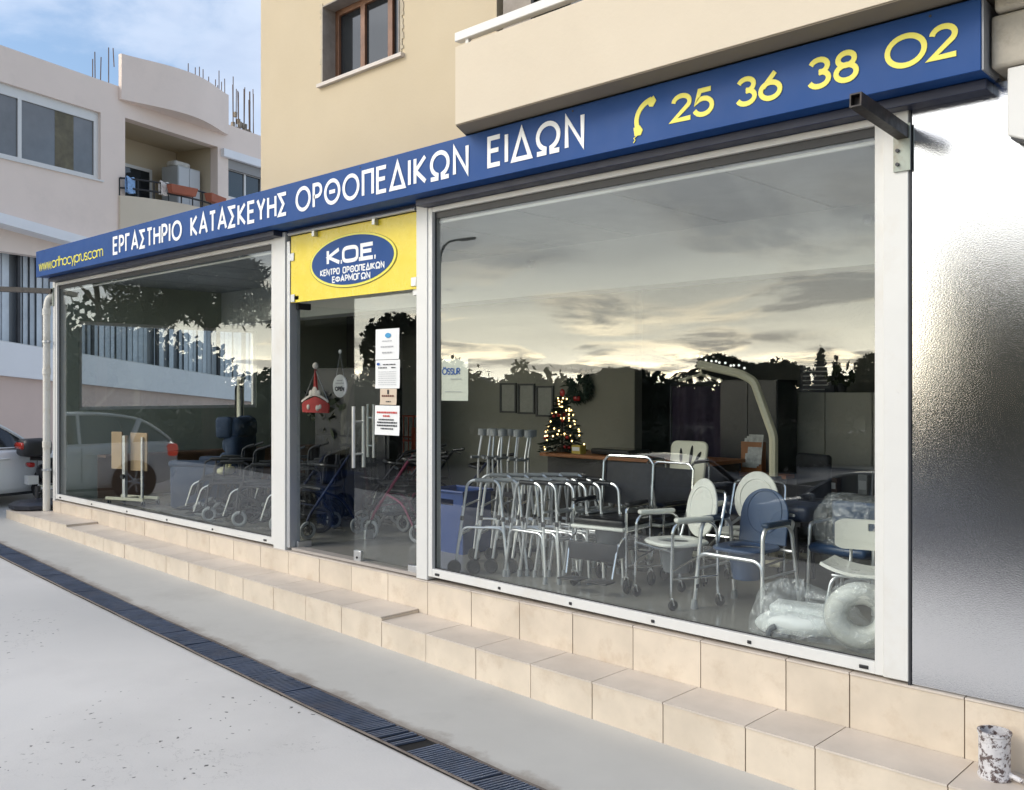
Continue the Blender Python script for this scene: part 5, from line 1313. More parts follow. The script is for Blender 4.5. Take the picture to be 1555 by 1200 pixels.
b = MB(); b.rbox((0,.1,.56),(.24,.04,.22),.04,16,8); b.rbox((0,-.08,.44),(.24,.2,.04),.04); b.build('shell', M_bluep, t)
b = MB()
for sx in (-1,1): b.tube([(.27*sx,-.22,0),(.26*sx,-.2,.62),(.26*sx,.18,.62),(.28*sx,.24,0)], .0145, 8, fil=.06)
b.build('frame', M_anod, t)
b = wrapblob(lambda u,v: (.30*math.cos(2*PI*u)*math.sin(PI*v)**.4, .27*math.sin(2*PI*u)*math.sin(PI*v)**.4, .56+.28*math.cos(PI*v)), 6.3, .045); b.build('bag', M_film, t, sharp=None)

# ---- patient hoist
M_hoist = mat('hoist_cream', (.62,.58,.42), .35, var=.03)
t = thing('patient_hoist', 'cream patient hoist with a bent mast and a boom reaching left', 'patient hoist', (-4.15,7.95,0))
b = MB(); b.tube([(0,0,.10),(.0,0,1.22),(-.20,0,1.73),(-.34,0,1.80),(-.80,0,1.90)], .042, 8, fil=.05); b.build('mast', M_hoist, t)
b = MB()
for sy in (-.28,.28): b.tube([(.22,sy,.09),(-.75,sy*1.2,.09)], .028, 8)
b.tube([(.12,-.28,.09),(.12,.28,.09)], .03, 8); b.build('base', M_hoist, t)
b = MB()
rr = random.Random(9)
for k in range(11): b.ell((-.30-.052*k, rr.uniform(-.02,.02), 1.845+.0115*k+rr.uniform(.0,.03)),(.012,.012,.012),6,4)
b.build('fairy_light', emit('fairy_light_white', (.9,.9,.85), .9), t)
b = MB(); b.tube([(-.78,0,1.88),(-.78,0,1.80)], .01, 6); b.tube([(-.90,-.2,1.74),(-.78,0,1.80),(-.66,.2,1.74)], .014, 8); b.build('spreader_bar', M_hoist, t)
for sx, sy in ((.2,-.28),(.2,.28),(-.73,-.33),(-.73,.33)): castor(t, sx, sy, .04, .022, M_rubber, .02)
b = MB(); b.rbox((.0,-.01,.72),(.06,.07,.13),.02); b.build('battery_box', M_dark, t)

# ---- counter, Christmas tree and other furniture deeper in the shop
M_wd = mat('orange_wood', (.34,.13,.045), .38, var=.18, vs=6)
t = thing('counter', 'long reception counter with an orange wooden top', 'counter', (-5.9,8.1,0))
b = MB(); b.box(-.95,1.2,-.38,.32,.918,.955); b.build('top', M_wd, t, bevel=.004)
b = MB(); b.box(-.90,1.15,-.30,.28,0,.917); b.build('cabinet', mat('counter_panel', (.05,.045,.04), .5), t)
t = thing('monitor', 'low black screen lying back on the counter beside the Christmas tree', 'monitor', (-5.95,8.0,.956), R(-8))
b = MB(); b.rbox((0,.0,.035),(.28,.17,.03),.015); b.build('case', M_black, t)
b = MB(); b.box(-.25,.25,-.15,.15,.0655,.068); b.build('screen', M_winglass, t)
t = thing('sticker_box', 'small yellow and white box on the counter by the Christmas tree', 'box', (-6.42,7.88,.956))
b = MB(); b.box(-.06,.06,-.05,.05,0,.09); b.build('body', mat('box_yellow', (.55,.42,.08), .6), t); b = MB(); b.box(-.05,.05,-.052,-.0505,.03,.07); b.build('label', M_paper, t)
t = thing('christmas_tree', 'small Christmas tree covered in warm lights on the end of the counter', 'christmas tree', (-6.74,7.98,.956))
rr = random.Random(33)
b = MB(); b.tube([(0,0,0),(0,0,.62)], .012, 6); b.lathe([(.07,0),(.06,.05),(.02,.06)], (0,0,0), 'z', 12); b.build('trunk', M_bark, t)
b = MB()
for k in range(260):
    z = .04+.58*rr.random()**1.25; rad = .25*(1-(z-.03)/.66)+.02; a = rr.uniform(0,2*PI); L_ = rad*rr.uniform(.75,1.12); d = Vector((math.cos(a),math.sin(a),-.22))
    for j in range(7):
        p = Vector((0,0,z))+d*L_*(j+1)/7; e = Vector((-d.y,d.x,rr.uniform(-.5,.5)))*.028
        b.add([p-e,p+e,p+d*.05+Vector((0,0,.012))],[(0,1,2)])
b.build('branches', mat('fir_green', (.012,.028,.016), .8, var=.3), t, sharp=None)
for k in range(64):
    z = .05+.57*rr.random()**1.2; rad = .25*(1-(z-.03)/.66)+.025; a = rr.uniform(0,2*PI)
    b = MB(); b.ell((math.cos(a)*rad,math.sin(a)*rad,z-.02),(.0085,.0085,.0095),6,4); b.build('fairy_light', emit('fairy_light_warm', (1.0,.66,.25), 7.0), t)
for k in range(12):
    z = .08+.5*rr.random(); rad = .25*(1-(z-.03)/.66); a = rr.uniform(PI,2*PI)
    b = MB(); b.ell((math.cos(a)*rad,math.sin(a)*rad,z-.03),(.02,.02,.02),8,6); b.build('bauble', mat('red_bauble', (.4,.02,.02), .2), t)
b = MB(); b.ell((0,0,.66),(.035,.02,.045)); b.build('topper', mat('red_bauble', (.4,.02,.02), .2), t)

# pictures and wreath on the inner wall
def picture(label, x, z):
    t = thing('picture_frame', label, 'picture', (x,9.045,z)); b = MB(); b.wall(-.15,.15,-.20,.20,[(-.125,.125,-.175,.175)],-.02,0); b.build('frame', M_black, t)
    b = MB(); b.box(-.124,.124,-.006,-.001,-.174,.174); b.build('print', mat('aged_print', (.24,.235,.20), .5, var=.15, vs=9), t)
picture('black framed picture, leftmost of the three on the inner wall', -8.58, 1.54)
picture('black framed picture, middle of the three on the inner wall', -8.25, 1.53)
picture('black framed picture nearest the Christmas tree', -7.93, 1.50)
t = thing('wreath', 'dark green wreath hanging on the inner wall right of the Christmas tree', 'wreath', (-7.33,9.0,1.68))
b = MB(); rr = random.Random(6)
b.torus((0,0,0),.13,.03,'y',20,6)
for k in range(420):
    a = rr.uniform(0,2*PI); q_ = .13+rr.gauss(0,.035); p = Vector((q_*math.cos(a),rr.gauss(0,.03),q_*math.sin(a))); d = Vector((math.cos(a+rr.gauss(0,1)),rr.gauss(0,.4),math.sin(a+rr.gauss(0,1)))).normalized(); e = d.cross(Vector((0,1,.2)))*.014
    b.add([p-e,p+e,p+d*.085],[(0,1,2)])
b.build('foliage', mat('fir_green', (.012,.028,.016), .8), t, sharp=None)
b = MB(); b.rbox((.0,-.04,-.14),(.05,.02,.03),.02); b.build('bow', mat('red_bauble', (.4,.02,.02), .2), t)

# wall cabinets with an open shelf
M_cab = mat('grey_cabinet', (.29,.28,.24), .5, var=.05, vs=2)
t = thing('wall_unit', 'grey wall unit with tall doors above an open shelf, in the right back corner', 'cabinet', (-3.6,9.75,0))
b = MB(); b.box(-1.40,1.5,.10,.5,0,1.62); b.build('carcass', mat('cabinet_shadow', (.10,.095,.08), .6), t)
for k in range(4):
    x0 = -1.40+.52*k
    b = MB(); b.box(x0+.004,x0+.516,.0,.099,.84,1.62); d = b.build('door', M_cab, t, bevel=.003)
    b = MB(); b.ell((x0+(.47 if k % 2 == 0 else .05),-.012,.90),(.013,.013,.013),8,6); b.build('knob', M_steel, d)
    b = MB(); b.box(x0+.004,x0+.516,.0,.099,.0,.50); b.build('door', M_cab, t, bevel=.003)
b = MB(); b.box(-1.40,.68,-.01,.099,.502,.535); b.box(-1.40,.68,-.01,.099,.805,.838); b.build('shelf', M_cab, t)
b = MB(); b.box(-1.43,-1.402,-.01,.3,0,1.62); b.box(-.37,-.35,.0,.099,.536,.804); b.build('side_panel', M_cab, t)
for k, (x, h, c) in enumerate(((-4.82,.17,(.40,.38,.34)),(-4.76,.14,(.30,.24,.16)),(-4.62,.19,(.42,.36,.30)))):
    pass
def carton(name, label, cat, x, y, z, w, d, h, col, rz=0):
    t = thing(name, label, cat, (x,y,z), rz); b = MB(); b.box(-w/2,w/2,-d/2,d/2,0,h); b.build('body', mat(name+'_'+str(int(col[0]*100)), col, .6, var=.25, vs=14), t, bevel=.003)
    b = MB(); b.box(-w/2*.8,w/2*.8,-d/2-.003,-d/2-.0005,h*.25,h*.7); b.build('label', M_paper, t); return t
carton('product_box', 'white printed box on the open shelf of the wall unit', 'box', -4.72, 9.80, .536, .36, .14, .17, (.36,.34,.31))
carton('product_box', 'small dark box on the open shelf, right of the white printed box', 'box', -4.42, 9.80, .536, .16, .12, .15, (.16,.10,.07))
carton('product_box', 'upright white box on the open shelf by the divider', 'box', -4.06, 9.80, .536, .10, .12, .21, (.50,.50,.48))
t = thing('paper_bag', 'crumpled tan bag on the open shelf at the right', 'bag', (-3.72,9.80,.536))
b = wrapblob(lambda u,v: (.12*math.cos(2*PI*u)*math.sin(PI*v)**.5, .08*math.sin(2*PI*u)*math.sin(PI*v)**.5, .125+.125*math.cos(PI*v)), 2.2, .03, 24, 14, 9); b.build('bag', mat('tan_bag', (.38,.27,.17), .7, var=.3, vs=12), t, sharp=None)
for lab, x in (('dark potted plant on top of the wall unit, nearer the hoist',-4.40),('dark potted plant on top of the wall unit, nearer the window post',-3.85)):
    t = thing('potted_plant', lab, 'plant', (x,9.98,1.622)); b = MB(); b.lathe([(.05,0),(.07,.10),(.075,.10),(.06,.09)], (0,0,0), 'z', 12); b.build('pot', M_dark, t)
    b = MB(); b.leaves(160, [((0,0,.18),(.14,.12,.11))], .07, random.Random(int(x*-10))); b.build('leaves', M_leafd, t, sharp=None)
# tall purple screen, dark cupboard, poster
t = thing('room_screen', 'tall dark purple screen standing behind the ivory bath chair', 'screen', (-5.86,9.4,0))
b = MB(); b.sheet(lambda u,v: (-.36+.72*u, .03*math.sin(u*18), .03+1.66*v), 40, 4, .01); b.build('curtain', mat('purple_cloth', (.035,.022,.045), .8, var=.1), t)
b = MB(); b.tube([(-.38,0,0),(-.38,0,1.72),(.38,0,1.72),(.38,0,0)], .016, 8, fil=.03); b.build('frame', M_dark, t)
t = thing('dark_cupboard', 'black cupboard behind the mast of the cream hoist', 'cupboard', (-5.18,9.45,0))
b = MB(); b.box(-.30,.40,-.2,.25,0,1.76); b.build('body', mat('cupboard_black', (.014,.015,.02), .4), t, bevel=.004)
b = MB(); b.box(-.29,.045,-.215,-.201,.05,1.74); b.box(.055,.39,-.215,-.201,.05,1.74); b.build('door', mat('cupboard_black_door', (.02,.021,.028), .35), t)
t = thing('wall_poster', 'dark blue poster with pale lines of text beside the wall unit', 'poster', (-5.05,10.78,1.72))
b = MB(); b.box(-.22,.22,-.01,0,-.28,.28); b.build('sheet', mat('poster_navy', (.02,.022,.04), .5), t)
b = MB()
for k in range(9): b.box(-.18,.18-.04*(k % 3),-.0125,-.0105,.20-.055*k,.215-.055*k)
b.build('print', M_greyink, t)
t = thing('brochure_rack', 'brochure rack full of pale leaflets on a brown ledge, left of the hoist mast', 'brochure rack', (-4.72,8.55,.86))
b = MB(); b.box(-.10,.13,-.01,.08,-.05,.26); b.build('holder', M_wd, t)
for k in range(3):
    b = MB(); b.at((0,-.02-.012*k,.0), 0, -.18); b.box(-.08+.03*k,.08+.03*k,-.004,.0,.02*k,.30+.02*k); b.build('leaflet', mat('leaflet_print', (.46,.46,.43), .5, var=.5, vs=16), t)
b = MB(); b.box(-.16,.42,-.06,.12,-.09,-.052); b.build('ledge', M_wd, t)
b = MB(); b.box(-.14,.40,-.0,.10,-.86,-.092); b.build('pedestal', M_dark, t)
# examination couch, ivory chair and black chair
t = thing('treatment_couch', 'long navy treatment couch across the middle of the shop behind the commode chairs', 'couch', (-4.5,7.55,0))
b = MB(); b.rbox((0,0,.60),(.98,.20,.07),.05,20,8); b.build('mattress', M_navy, t)
b = MB()
for sx in (-.85,.85):
    for sy in (-.15,.15): b.tube([(sx,sy,0),(sx,sy,.55)], .02, 8)
b.box(-.9,.9,-.18,.18,.49,.53); b.build('frame', M_dark, t)
t = thing('bath_chair', 'ivory bath chair with three slots in its back, standing on the couch', 'bath chair', (-4.90,7.50,.672), R(2))
b = MB(); pl = [(p.x,p.z) for p in fillet([(-.19,0,0),(-.205,0,.42),(.205,0,.42),(.19,0,0)], .08, 6, True)]
b.at((0,.15,.07), 0, -.18); b.prism(pl, -.018, .018); b.build('backrest', M_ivory, t, bevel=.014)
for a, x, z, L_ in ((.10,-.075,.27,.075),(-.06,.035,.28,.095),(-.5,.115,.27,.055)):
    b = MB(); b.at((0,.15,.07), 0, -.18); b.rbox((0,0,0),(.001,.001,.001),.001,4,2)
    b.prism([(x+.016*math.cos(2*PI*k/16)*math.cos(a)-L_*math.sin(2*PI*k/16)*math.sin(a), z+L_*math.sin(2*PI*k/16)*math.cos(a)+.016*math.cos(2*PI*k/16)*math.sin(a)) for k in range(16)], -.022, -.0185); b.build('slot', M_pit, t)
b = MB(); b.sheet(lambda u,v: ((u-.5)*.42, -.2+.36*v, .065+.02*(2*u-1)**2-.015*math.sin(PI*v)), 12, 8, .03); b.build('seat', M_ivory, t)
b = MB()
for sx in (-1,1): b.tube([(.24*sx,.16,.02),(.24*sx,.16,.30),(.24*sx,-.16,.30),(.24*sx,-.18,.02)], .011, 8, fil=.06)
b.build('arm', M_chrome, t)
for sx in (-1,1):
    b = MB(); b.rbox((.24*sx,.02,.312),(.022,.11,.014),.012); b.build('arm_pad', M_black, t)
t = thing('office_chair', 'black office chair with a rounded back in front of the wall unit', 'office chair', (-4.05,8.9,0), R(160))
b = MB(); b.rbox((0,.2,.78),(.22,.04,.24),.06); b.build('backrest', M_blackfab, t); b = MB(); b.rbox((0,-.03,.48),(.24,.23,.04),.04); b.build('seat', M_blackfab, t)
b = MB(); b.tube([(0,0,.1),(0,0,.45)], .03, 8); b.tube([(0,.2,.48),(0,.24,.6)], .02, 8)
for k in range(5): b.tube([(0,0,.11),(.28*math.cos(2*PI*k/5),.28*math.sin(2*PI*k/5),.06)], .02, 6)
b.build('base', M_black, t)
for k in range(5): castor(t, .28*math.cos(2*PI*k/5), .28*math.sin(2*PI*k/5), .027, .02, M_rubber, .01)
# crutches in a stand
t = thing('crutch_stand', 'black stand holding a row of grey crutches behind the walking frames', 'stand', (-6.75,7.05,0))
b = MB(); b.box(-.42,.42,-.16,.16,0,.03); b.box(-.42,.42,-.15,-.13,.55,.60); b.box(-.42,.42,.13,.15,.55,.60)
for sx in (-.41,.41):
    for sy in (-.14,.14): b.box(sx-.012,sx+.012,sy-.012,sy+.012,.03,.60)
b.build('frame', M_dark, t)
def crutch(label, x, y, rz, ry):
    t = thing('crutch', label, 'crutch', (x,y,.035), rz, 'grey crutches in the stand'); t.rotation_euler = (0,ry,rz)
    b = MB(); b.tube([(0,0,0),(0,0,.92),(0,.05,1.18)], .0115, 8, fil=.05); b.build('shaft', M_anod, t)
    b = MB(); b.tube([(0,0,.90),(0,-.11,.905)], .015, 8); b.build('grip', M_grub, t)
    b = MB(); b.sheet(lambda u,v: (.045*math.cos(PI*(u*1.3-.15)), .055-.05*math.sin(PI*(u*1.3-.15)), 1.13+.07*v), 10, 3, .004); b.build('cuff', M_grub, t)
    b = MB(); b.lathe([(.018,-.03),(.018,.01),(.013,.03)], (0,0,0), 'z', 8); b.build('tip', M_rubber, t); return t
cr = crutch('grey crutch in the black stand behind the walking frames', -7.10, 6.98, 0, .04)
for i in range(1,11): dup(cr, (-7.10+.07*i, 6.98+.13*(i % 2), .035), rn.uniform(-.3,.3), None, 'grey crutches in the stand')
for o in [o for o in bpy.data.objects if o.name.startswith('crutch.')]: o['label'] = 'grey crutch in the black stand behind the walking frames'; o.rotation_euler[1] = rn.uniform(-.06,.06)
t = thing('plastic_crate', 'tall blue plastic crate behind the wheeled walking frames', 'crate', (-6.98,6.62,0))
b = MB(); b.wall(-.26,.26,0,.62,[(-.12,.12,.48,.54)],-.2,-.185); b.box(-.26,-.245,-.184,.2,0,.62); b.box(.245,.26,-.184,.2,0,.62); b.box(-.244,.244,.185,.2,0,.62); b.box(-.244,.244,-.184,.184,0,.02); b.build('body', mat('crate_blue', (.008,.042,.18), .4), t)
b = MB(); b.tube([(-.27,-.21,.62),(.27,-.21,.62),(.27,.21,.62),(-.27,.21,.62)], .016, 6, closed=True); b.build('rim', mat('crate_blue', (.008,.042,.18), .4), t)

# ------------------------------------------------------------------ rollators in the doorway
def rollator(label, loc, rz, colour, bag=True):
    t = thing('rollator', label, 'rollator', loc, rz)
    fm = mat('rollator_'+colour[0], colour[1], .3, metal=.4)
    for sx in (-1,1):
        x = .27*sx
        b = MB(); b.tube([(x,-.30,.20),(x,-.27,.27),(x*.96,.20,.86),(x*.96,.24,.90)], .0155, 9, fil=.05); b.tube([(x,-.08,.50),(x,.14,.42),(x,.33,.12)], .0145, 9, fil=.10); b.build('side_frame', fm, t)
        b = MB(); b.tube([(x*.96,.22,.885),(x*.96,.38,.905)], .019, 10, fil=.02); b.build('hand_grip', M_black, t)
        b = MB(); b.tube([(x*.93,.24,.87),(x*.93,.34,.845)], .007, 6); b.tube([(x*.93,.22,.88),(x*.90,.12,.86),(x*.95,.16,.55),(x,.32,.16)], .004, 6, fil=.15); b.build('brake', M_dark, t)
        for y, fork in ((-.30,True),(.34,False)):
            b = MB(); b.torus((x,y,.10),.080,.020,'x',22,7); w = b.build('wheel', M_grub, t)
            b = MB(); b.torus((x,y,.10),.060,.008,'x',18,5); b.cyl((x,y,.10),.022,.045,'x',10)
            for k in range(5): a = 2*PI*k/5+.3; b.tube([(x,y,.10),(x,y+.062*math.cos(a),.10+.062*math.sin(a))], .008, 5)
            b.build('rim', M_black, w)
            b = MB(); b.tube([(x-.026,y,.10),(x-.026,y+(.01 if fork else -.03),.20),(x+.026,y+(.01 if fork else -.03),.20),(x+.026,y,.10)], .008, 6, fil=.02); b.build('fork', M_black, t)
    b = MB(); b.tube([(-.27,-.08,.50),(.27,-.08,.50)], .011, 8); b.tube([(-.27,-.20,.36),(.27,-.20,.36)], .010, 8); b.build('cross_bar', fm, t)
    b = MB(); b.rbox((0,.02,.535),(.235,.145,.022),.02); b.build('seat', M_cushion, t)
    b = MB(); b.tube([(-.26,.10,.78),(-.18,-.06,.80),(.18,-.06,.80),(.26,.10,.78)], .020, 8, fil=.08); b.build('back_strap', M_cushion, t)
    if bag:
        b = wrapblob(lambda u,v: (.23*math.cos(2*PI*u)*math.sin(PI*v)**.35, -.17+.12*math.sin(2*PI*u)*math.sin(PI*v)**.35, .37+.12*math.cos(PI*v)), loc[0]*3, .016, 24, 12, 8); b.build('basket_bag', M_film, t, sharp=None)
    b = MB(); b.wall(-.22,.22,.26,.42,[(-.21+.055*k,-.165+.055*k,.27,.41) for k in range(8)],-.30,-.295); b.box(-.22,.22,-.294,-.02,.258,.264); b.build('basket', M_dark, t)
    return t
rollator('blue framed rollator nearest the open half of the doorway', (-8.90,6.24,0), R(-6), ('blue',(.012,.018,.05)), False)
rollator('pink framed rollator facing left in the middle of the doorway', (-7.98,6.78,0), R(-80), ('pink',(.20,.035,.075)))
rollator('wine red rollator half hidden behind the pink one', (-8.42,7.15,0), R(-72), ('wine',(.12,.025,.06)), False)
rollator('black rollator in the open doorway, just behind the blue one', (-8.62,7.05,0), R(-30), ('black',(.02,.02,.025)), False)
rollator('black rollator with its grips above the wine red one', (-8.75,7.75,0), R(-75), ('dark',(.025,.025,.03)), False)
rollator('navy rollator standing at the right of the doorway behind the pink one', (-7.55,7.45,0), R(-62), ('navy',(.015,.02,.05)), False)
rollator('dark grey rollator at the back of the group in the doorway', (-9.0,7.65,0), R(-60), ('grey',(.07,.07,.08)), False)
# red rack deep in the shop, dark display cupboard
t = thing('display_rack', 'orange red metal rack with sloping side rails deep inside the doorway', 'rack', (-10.45,8.75,0), R(4))
M_rack = mat('rack_red', (.50,.075,.03), .45, var=.1)
b = MB()
for sx in (-.45,.45): b.box(sx-.02,sx+.02,-.22,-.18,0,1.12); b.box(sx-.02,sx+.02,.18,.22,0,1.42)
b.build('post', M_rack, t)
b = MB()
for z in (.62,.98): b.tube([(-.45,-.2,z),(-.45,.2,z+.28),(.45,.2,z+.28)], .014, 6); b.tube([(-.45,-.2,z),(.45,-.2,z)], .014, 6)
for k in range(8): b.tube([(-.36+.1*k,.2,.42),(-.36+.1*k,.2,1.25)], .010, 6)
b.build('rail', M_rack, t)
for z in (.14,.50):
    b = MB(); b.box(-.43,.43,-.19,.19,z,z+.025); b.build('shelf', M_rack, t)
t = thing('display_board', 'tall black display cupboard seen through the open half of the door', 'cupboard', (-10.3,8.0,0), R(20))
b = MB(); b.box(-.75,.45,-.15,.2,0,1.95); b.build('body', mat('cupboard_black', (.014,.015,.02), .4), t)
b = MB(); b.box(-.70,.40,-.165,-.151,.1,1.9); b.build('door', mat('cupboard_black_door', (.02,.021,.028), .35), t)

# ------------------------------------------------------------------ left window display
t = thing('overbed_table', 'folded overbed table of pale wood on a small castor base behind the left window', 'table', (-13.05,5.92,0), R(20))
M_pine = mat('pale_wood', (.50,.34,.19), .45, var=.15, vs=5)
b = MB(); b.box(-.30,-.10,-.06,-.035,.52,1.05); b.build('leaf', M_pine, t, bevel=.006); b = MB(); b.box(.02,.33,-.02,.005,.50,1.04); b.build('leaf', M_pine, t, bevel=.006)
b = MB(); b.box(-.05,.0,-.10,-.05,.12,1.0); b.box(.245,.275,-.05,-.022,.12,.98); b.build('post', M_anod, t)
b = MB(); b.box(-.34,.36,-.13,-.08,.085,.125); b.box(-.34,.36,.15,.19,.085,.125); b.box(-.05,.0,-.08,.15,.09,.12); b.build('base', M_ivory, t, bevel=.004)
for sx in (-.31,.33):
    for sy in (-.105,.17): castor(t, sx, sy, .036, .024, M_rubber, .02)
b = MB(); b.cyl((-.024,-.12,.42),.035,.03,'y',14); b.build('knob', M_black, t)

t = thing('recliner_armchair', 'navy blue padded recliner armchair behind the left window', 'armchair', (-12.05,6.72,0), R(-58))
M_rec = mat('recliner_fabric', (.022,.042,.085), .75, var=.15, vs=4, bump=.3, bs=90)
b = MB(); b.rbox((0,-.02,.40),(.30,.36,.13),.07,20,8); b.build('seat', M_rec, t)
b = MB(); b.rbox((0,-.40,.24),(.29,.05,.20),.04,20,8); b.build('foot_rest', M_rec, t)
for sx in (-1,1):
    b = MB(); b.rbox((.40*sx,-.06,.32),(.10,.40,.31),.07,20,8); b.build('arm', M_rec, t)
    b = MB(); b.rbox((.40*sx,-.08,.63),(.105,.40,.05),.05,20,8); b.build('arm_pad', M_rec, t)
for z, h, y in ((.66,.13,.28),(.89,.12,.33),(1.12,.15,.36)):
    b = MB(); b.rbox((0,y,z),(.31,.13,h),.10,20,10); b.build('back_cushion', M_rec, t)
b = MB(); b.rbox((0,.36,.55),(.33,.10,.50),.08); b.build('back_shell', M_rec, t)
for sx in (-1,1):
    b = MB(); b.rbox((.30*sx,.27,1.13),(.07,.12,.15),.06); b.build('head_wing', M_rec, t)
b = MB(); b.box(-.42,.42,-.38,.36,.0,.05); b.build('plinth', M_black, t)

def wheelchair(label, loc, rz):
    t = thing('wheelchair', label, 'wheelchair', loc, rz, 'folded down wheelchairs behind the left window')
    b = MB()
    for sx in (-1,1):
        x = .24*sx
        b.tube([(x,-.34,.20),(x,-.31,.48),(x,.22,.48)], .0125, 8, fil=.05); b.tube([(x,.22,.12),(x,.22,.52),(x,.25,.88),(x,.34,.92)], .0125, 8, fil=.05)
        b.tube([(x,-.26,.48),(x,-.24,.70),(x,-.18,.735),(x,.14,.735),(x,.20,.70),(x,.22,.48)], .0125, 8, fil=.05)
        b.tube([(x,-.30,.17),(x,.22,.17)], .0125, 8)
    b.tube([(-.24,-.02,.17),(.24,.0,.46)], .011, 8); b.tube([(.24,-.02,.17),(-.24,.0,.46)], .011, 8)
    b.build('frame', M_dark, t)
    b = MB(); b.rbox((0,-.06,.50),(.235,.24,.028),.025); b.build('seat', M_blackfab, t)
    b = MB(); b.sheet(lambda u,v: ((u-.5)*.46, .235+.03*v+.03*math.sin(PI*u), .53+.36*v), 10, 6, .02); b.build('backrest', M_blackfab, t)
    for sx in (-1,1):
        x = .24*sx
        b = MB(); b.rbox((x,-.02,.752),(.025,.15,.016),.014); b.build('arm_pad', M_black, t)
        b = MB(); b.tube([(x,-.31,.46),(x*.98,-.40,.42),(x*.92,-.50,.13)], .009, 8, fil=.06); b.build('leg_rest', M_anod if sx > 0 else M_dark, t)
        b = MB(); b.at((x*.60,-.53,.115),0,R(8)); b.rbox((0,0,0),(.095,.085,.009),.008); b.build('foot_plate', M_black, t)
        b = MB(); b.at((x*.55,-.435,.33),0,R(-18)); b.rbox((0,0,0),(.085,.02,.07),.018); b.build('calf_pad', M_black, t)
        b = MB(); b.torus((x*1.16,.20,.155),.132,.024,'x',26,8); w = b.build('wheel', M_rubber, t)
        b = MB(); b.cyl((x*1.16,.20,.155),.035,.06,'x',10); b.torus((x*1.16,.20,.155),.105,.008,'x',22,5)
        for k in range(6): a = PI*k/3; b.tube([(x*1.16,.20,.155),(x*1.16,.20+.105*math.cos(a),.155+.105*math.sin(a))], .009, 5)
        b.build('rim', M_black, w)
        b = MB(); b.torus((x*1.05,-.30,.098),.072,.024,'x',22,8); w = b.build('castor', M_grub, t)
        b = MB(); b.cyl((x*1.05,-.30,.098),.055,.03,'x',14); b.tube([(x*1.05-.028,-.30,.098),(x*1.05-.028,-.28,.19),(x*1.05+.028,-.28,.19),(x*1.05+.028,-.30,.098)], .008, 6); b.build('hub', M_black, w)
        b = MB(); b.tube([(x,.30,.905),(x,.40,.935)], .017, 8); b.build('push_handle', M_black, t)
    return t
wh = wheelchair('black wheelchair closest to the navy recliner in the left window', (-11.22,6.42,0), R(-46))
dup(wh, (-10.02,6.28,0), R(-44), 'black wheelchair nearest the glass at the right of the left window')
dup(wh, (-10.55,7.0,0), R(-48), 'black wheelchair behind, between the two nearest wheelchairs')
dup(wh, (-9.85,6.95,0), R(-50), 'black wheelchair hard against the pillar in the left window')
dup(wh, (-9.30,6.35,0), R(-46), 'black wheelchair beside the left pillar, its footplates close to the glass')
dup(wh, (-9.15,7.85,0), R(-52), 'black wheelchair in the back row, behind the one against the pillar')
dup(wh, (-10.66,6.24,0), R(-44), 'black wheelchair wedged between the belt chair and the one nearest the glass')
t = thing('folded_belt', 'cream padded belt lying on the seat of the wheelchair beside the recliner', 'belt', (-11.18,6.36,.532), R(-46))
b = wrapblob(lambda u,v: (.21*math.cos(2*PI*u)*math.sin(PI*v)**.4, .10*math.sin(2*PI*u)*math.sin(PI*v)**.4, .05+.045*math.cos(PI*v)), 4.4, .012, 28, 12, 10); b.build('pad', mat('belt_cream', (.55,.52,.30), .8, var=.15, vs=12), t)
b = MB(); b.tube([(-.10,.02,.08),(-.02,.05,.20),(.10,.06,.20),(.17,.04,.08)], .018, 7, fil=.06); b.build('strap', mat('belt_cream', (.55,.52,.30), .8), t)
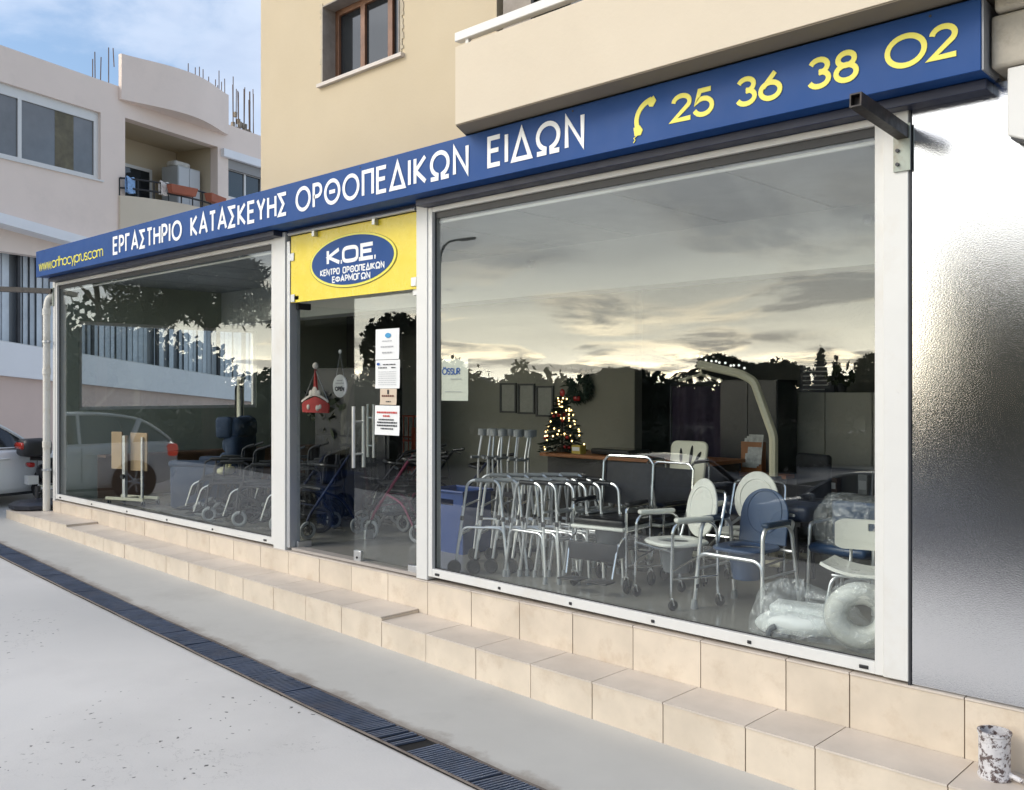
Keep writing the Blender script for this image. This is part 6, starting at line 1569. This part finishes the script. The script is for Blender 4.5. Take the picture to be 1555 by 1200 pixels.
t = thing('standing_hoist', 'cream standing hoist with dark slings hanging from it, behind the recliner', 'patient hoist', (-12.85,7.55,0), R(-25))
b = MB(); b.box(-.07,.07,-.05,.05,.1,1.85); b.build('mast', M_ivory, t, bevel=.01)
b = MB(); b.tube([(0,0,1.80),(.35,-.05,1.78),(.95,-.1,1.25)], .028, 8, fil=.1); b.build('boom', M_ivory, t)
b = MB(); b.tube([(-.09,-.06,1.2),(-.09,-.06,1.66),(.0,-.06,1.70)], .016, 8, fil=.04); b.tube([(.3,-.05,1.70),(.55,-.05,1.66),(.80,-.05,1.68)], .015, 8); b.build('handle', M_black, t)
b = MB()
for x0, x1 in ((.22,.42),(.50,.46),(.66,.80)): b.tube([(x0,-.05,1.76),(x0+.03,-.05,1.30),((x0+x1)/2+.05,-.06,1.0),(x1,-.05,1.30),(x1-.02,-.05,1.66)], .014, 6, fil=.1)
b.build('sling', M_blackfab, t)
b = MB(); b.box(-.3,-.24,-.4,.3,.06,.11); b.box(.24,.3,-.4,.3,.06,.11); b.box(-.23,.23,.2,.28,.06,.11); b.build('base', M_ivory, t)
for sx in (-.27,.27):
    for sy in (-.37,.27): castor(t, sx, sy, .03, .022, M_rubber, .01)
t = thing('low_shelf', 'low brown shelf along the side wall behind the recliner', 'shelf', (-14.2,8.2,0), R(90))
b = MB(); b.box(-2.2,2.2,-.15,.15,.62,.66); b.box(-2.2,2.2,.12,.15,0,.61); b.build('board', mat('shelf_brown', (.18,.10,.06), .5, var=.15), t)
t = thing('potted_fern', 'dark leafy plant standing between the standing hoist and the pillar', 'plant', (-10.9,7.85,0))
b = MB(); b.lathe([(.12,0),(.17,.30),(.18,.30),(.15,.27)], (0,0,0), 'z', 16); b.build('pot', M_dark, t)
b = MB(); b.tube([(0,0,.25),(0,0,1.3)], .015, 6); b.build('stem', M_bark, t)
b = MB(); b.leaves(420, [((0,0,1.45),(.38,.34,.28)),((.1,.05,1.1),(.28,.25,.25))], .13, random.Random(2)); b.build('leaves', M_leafd, t, sharp=None)
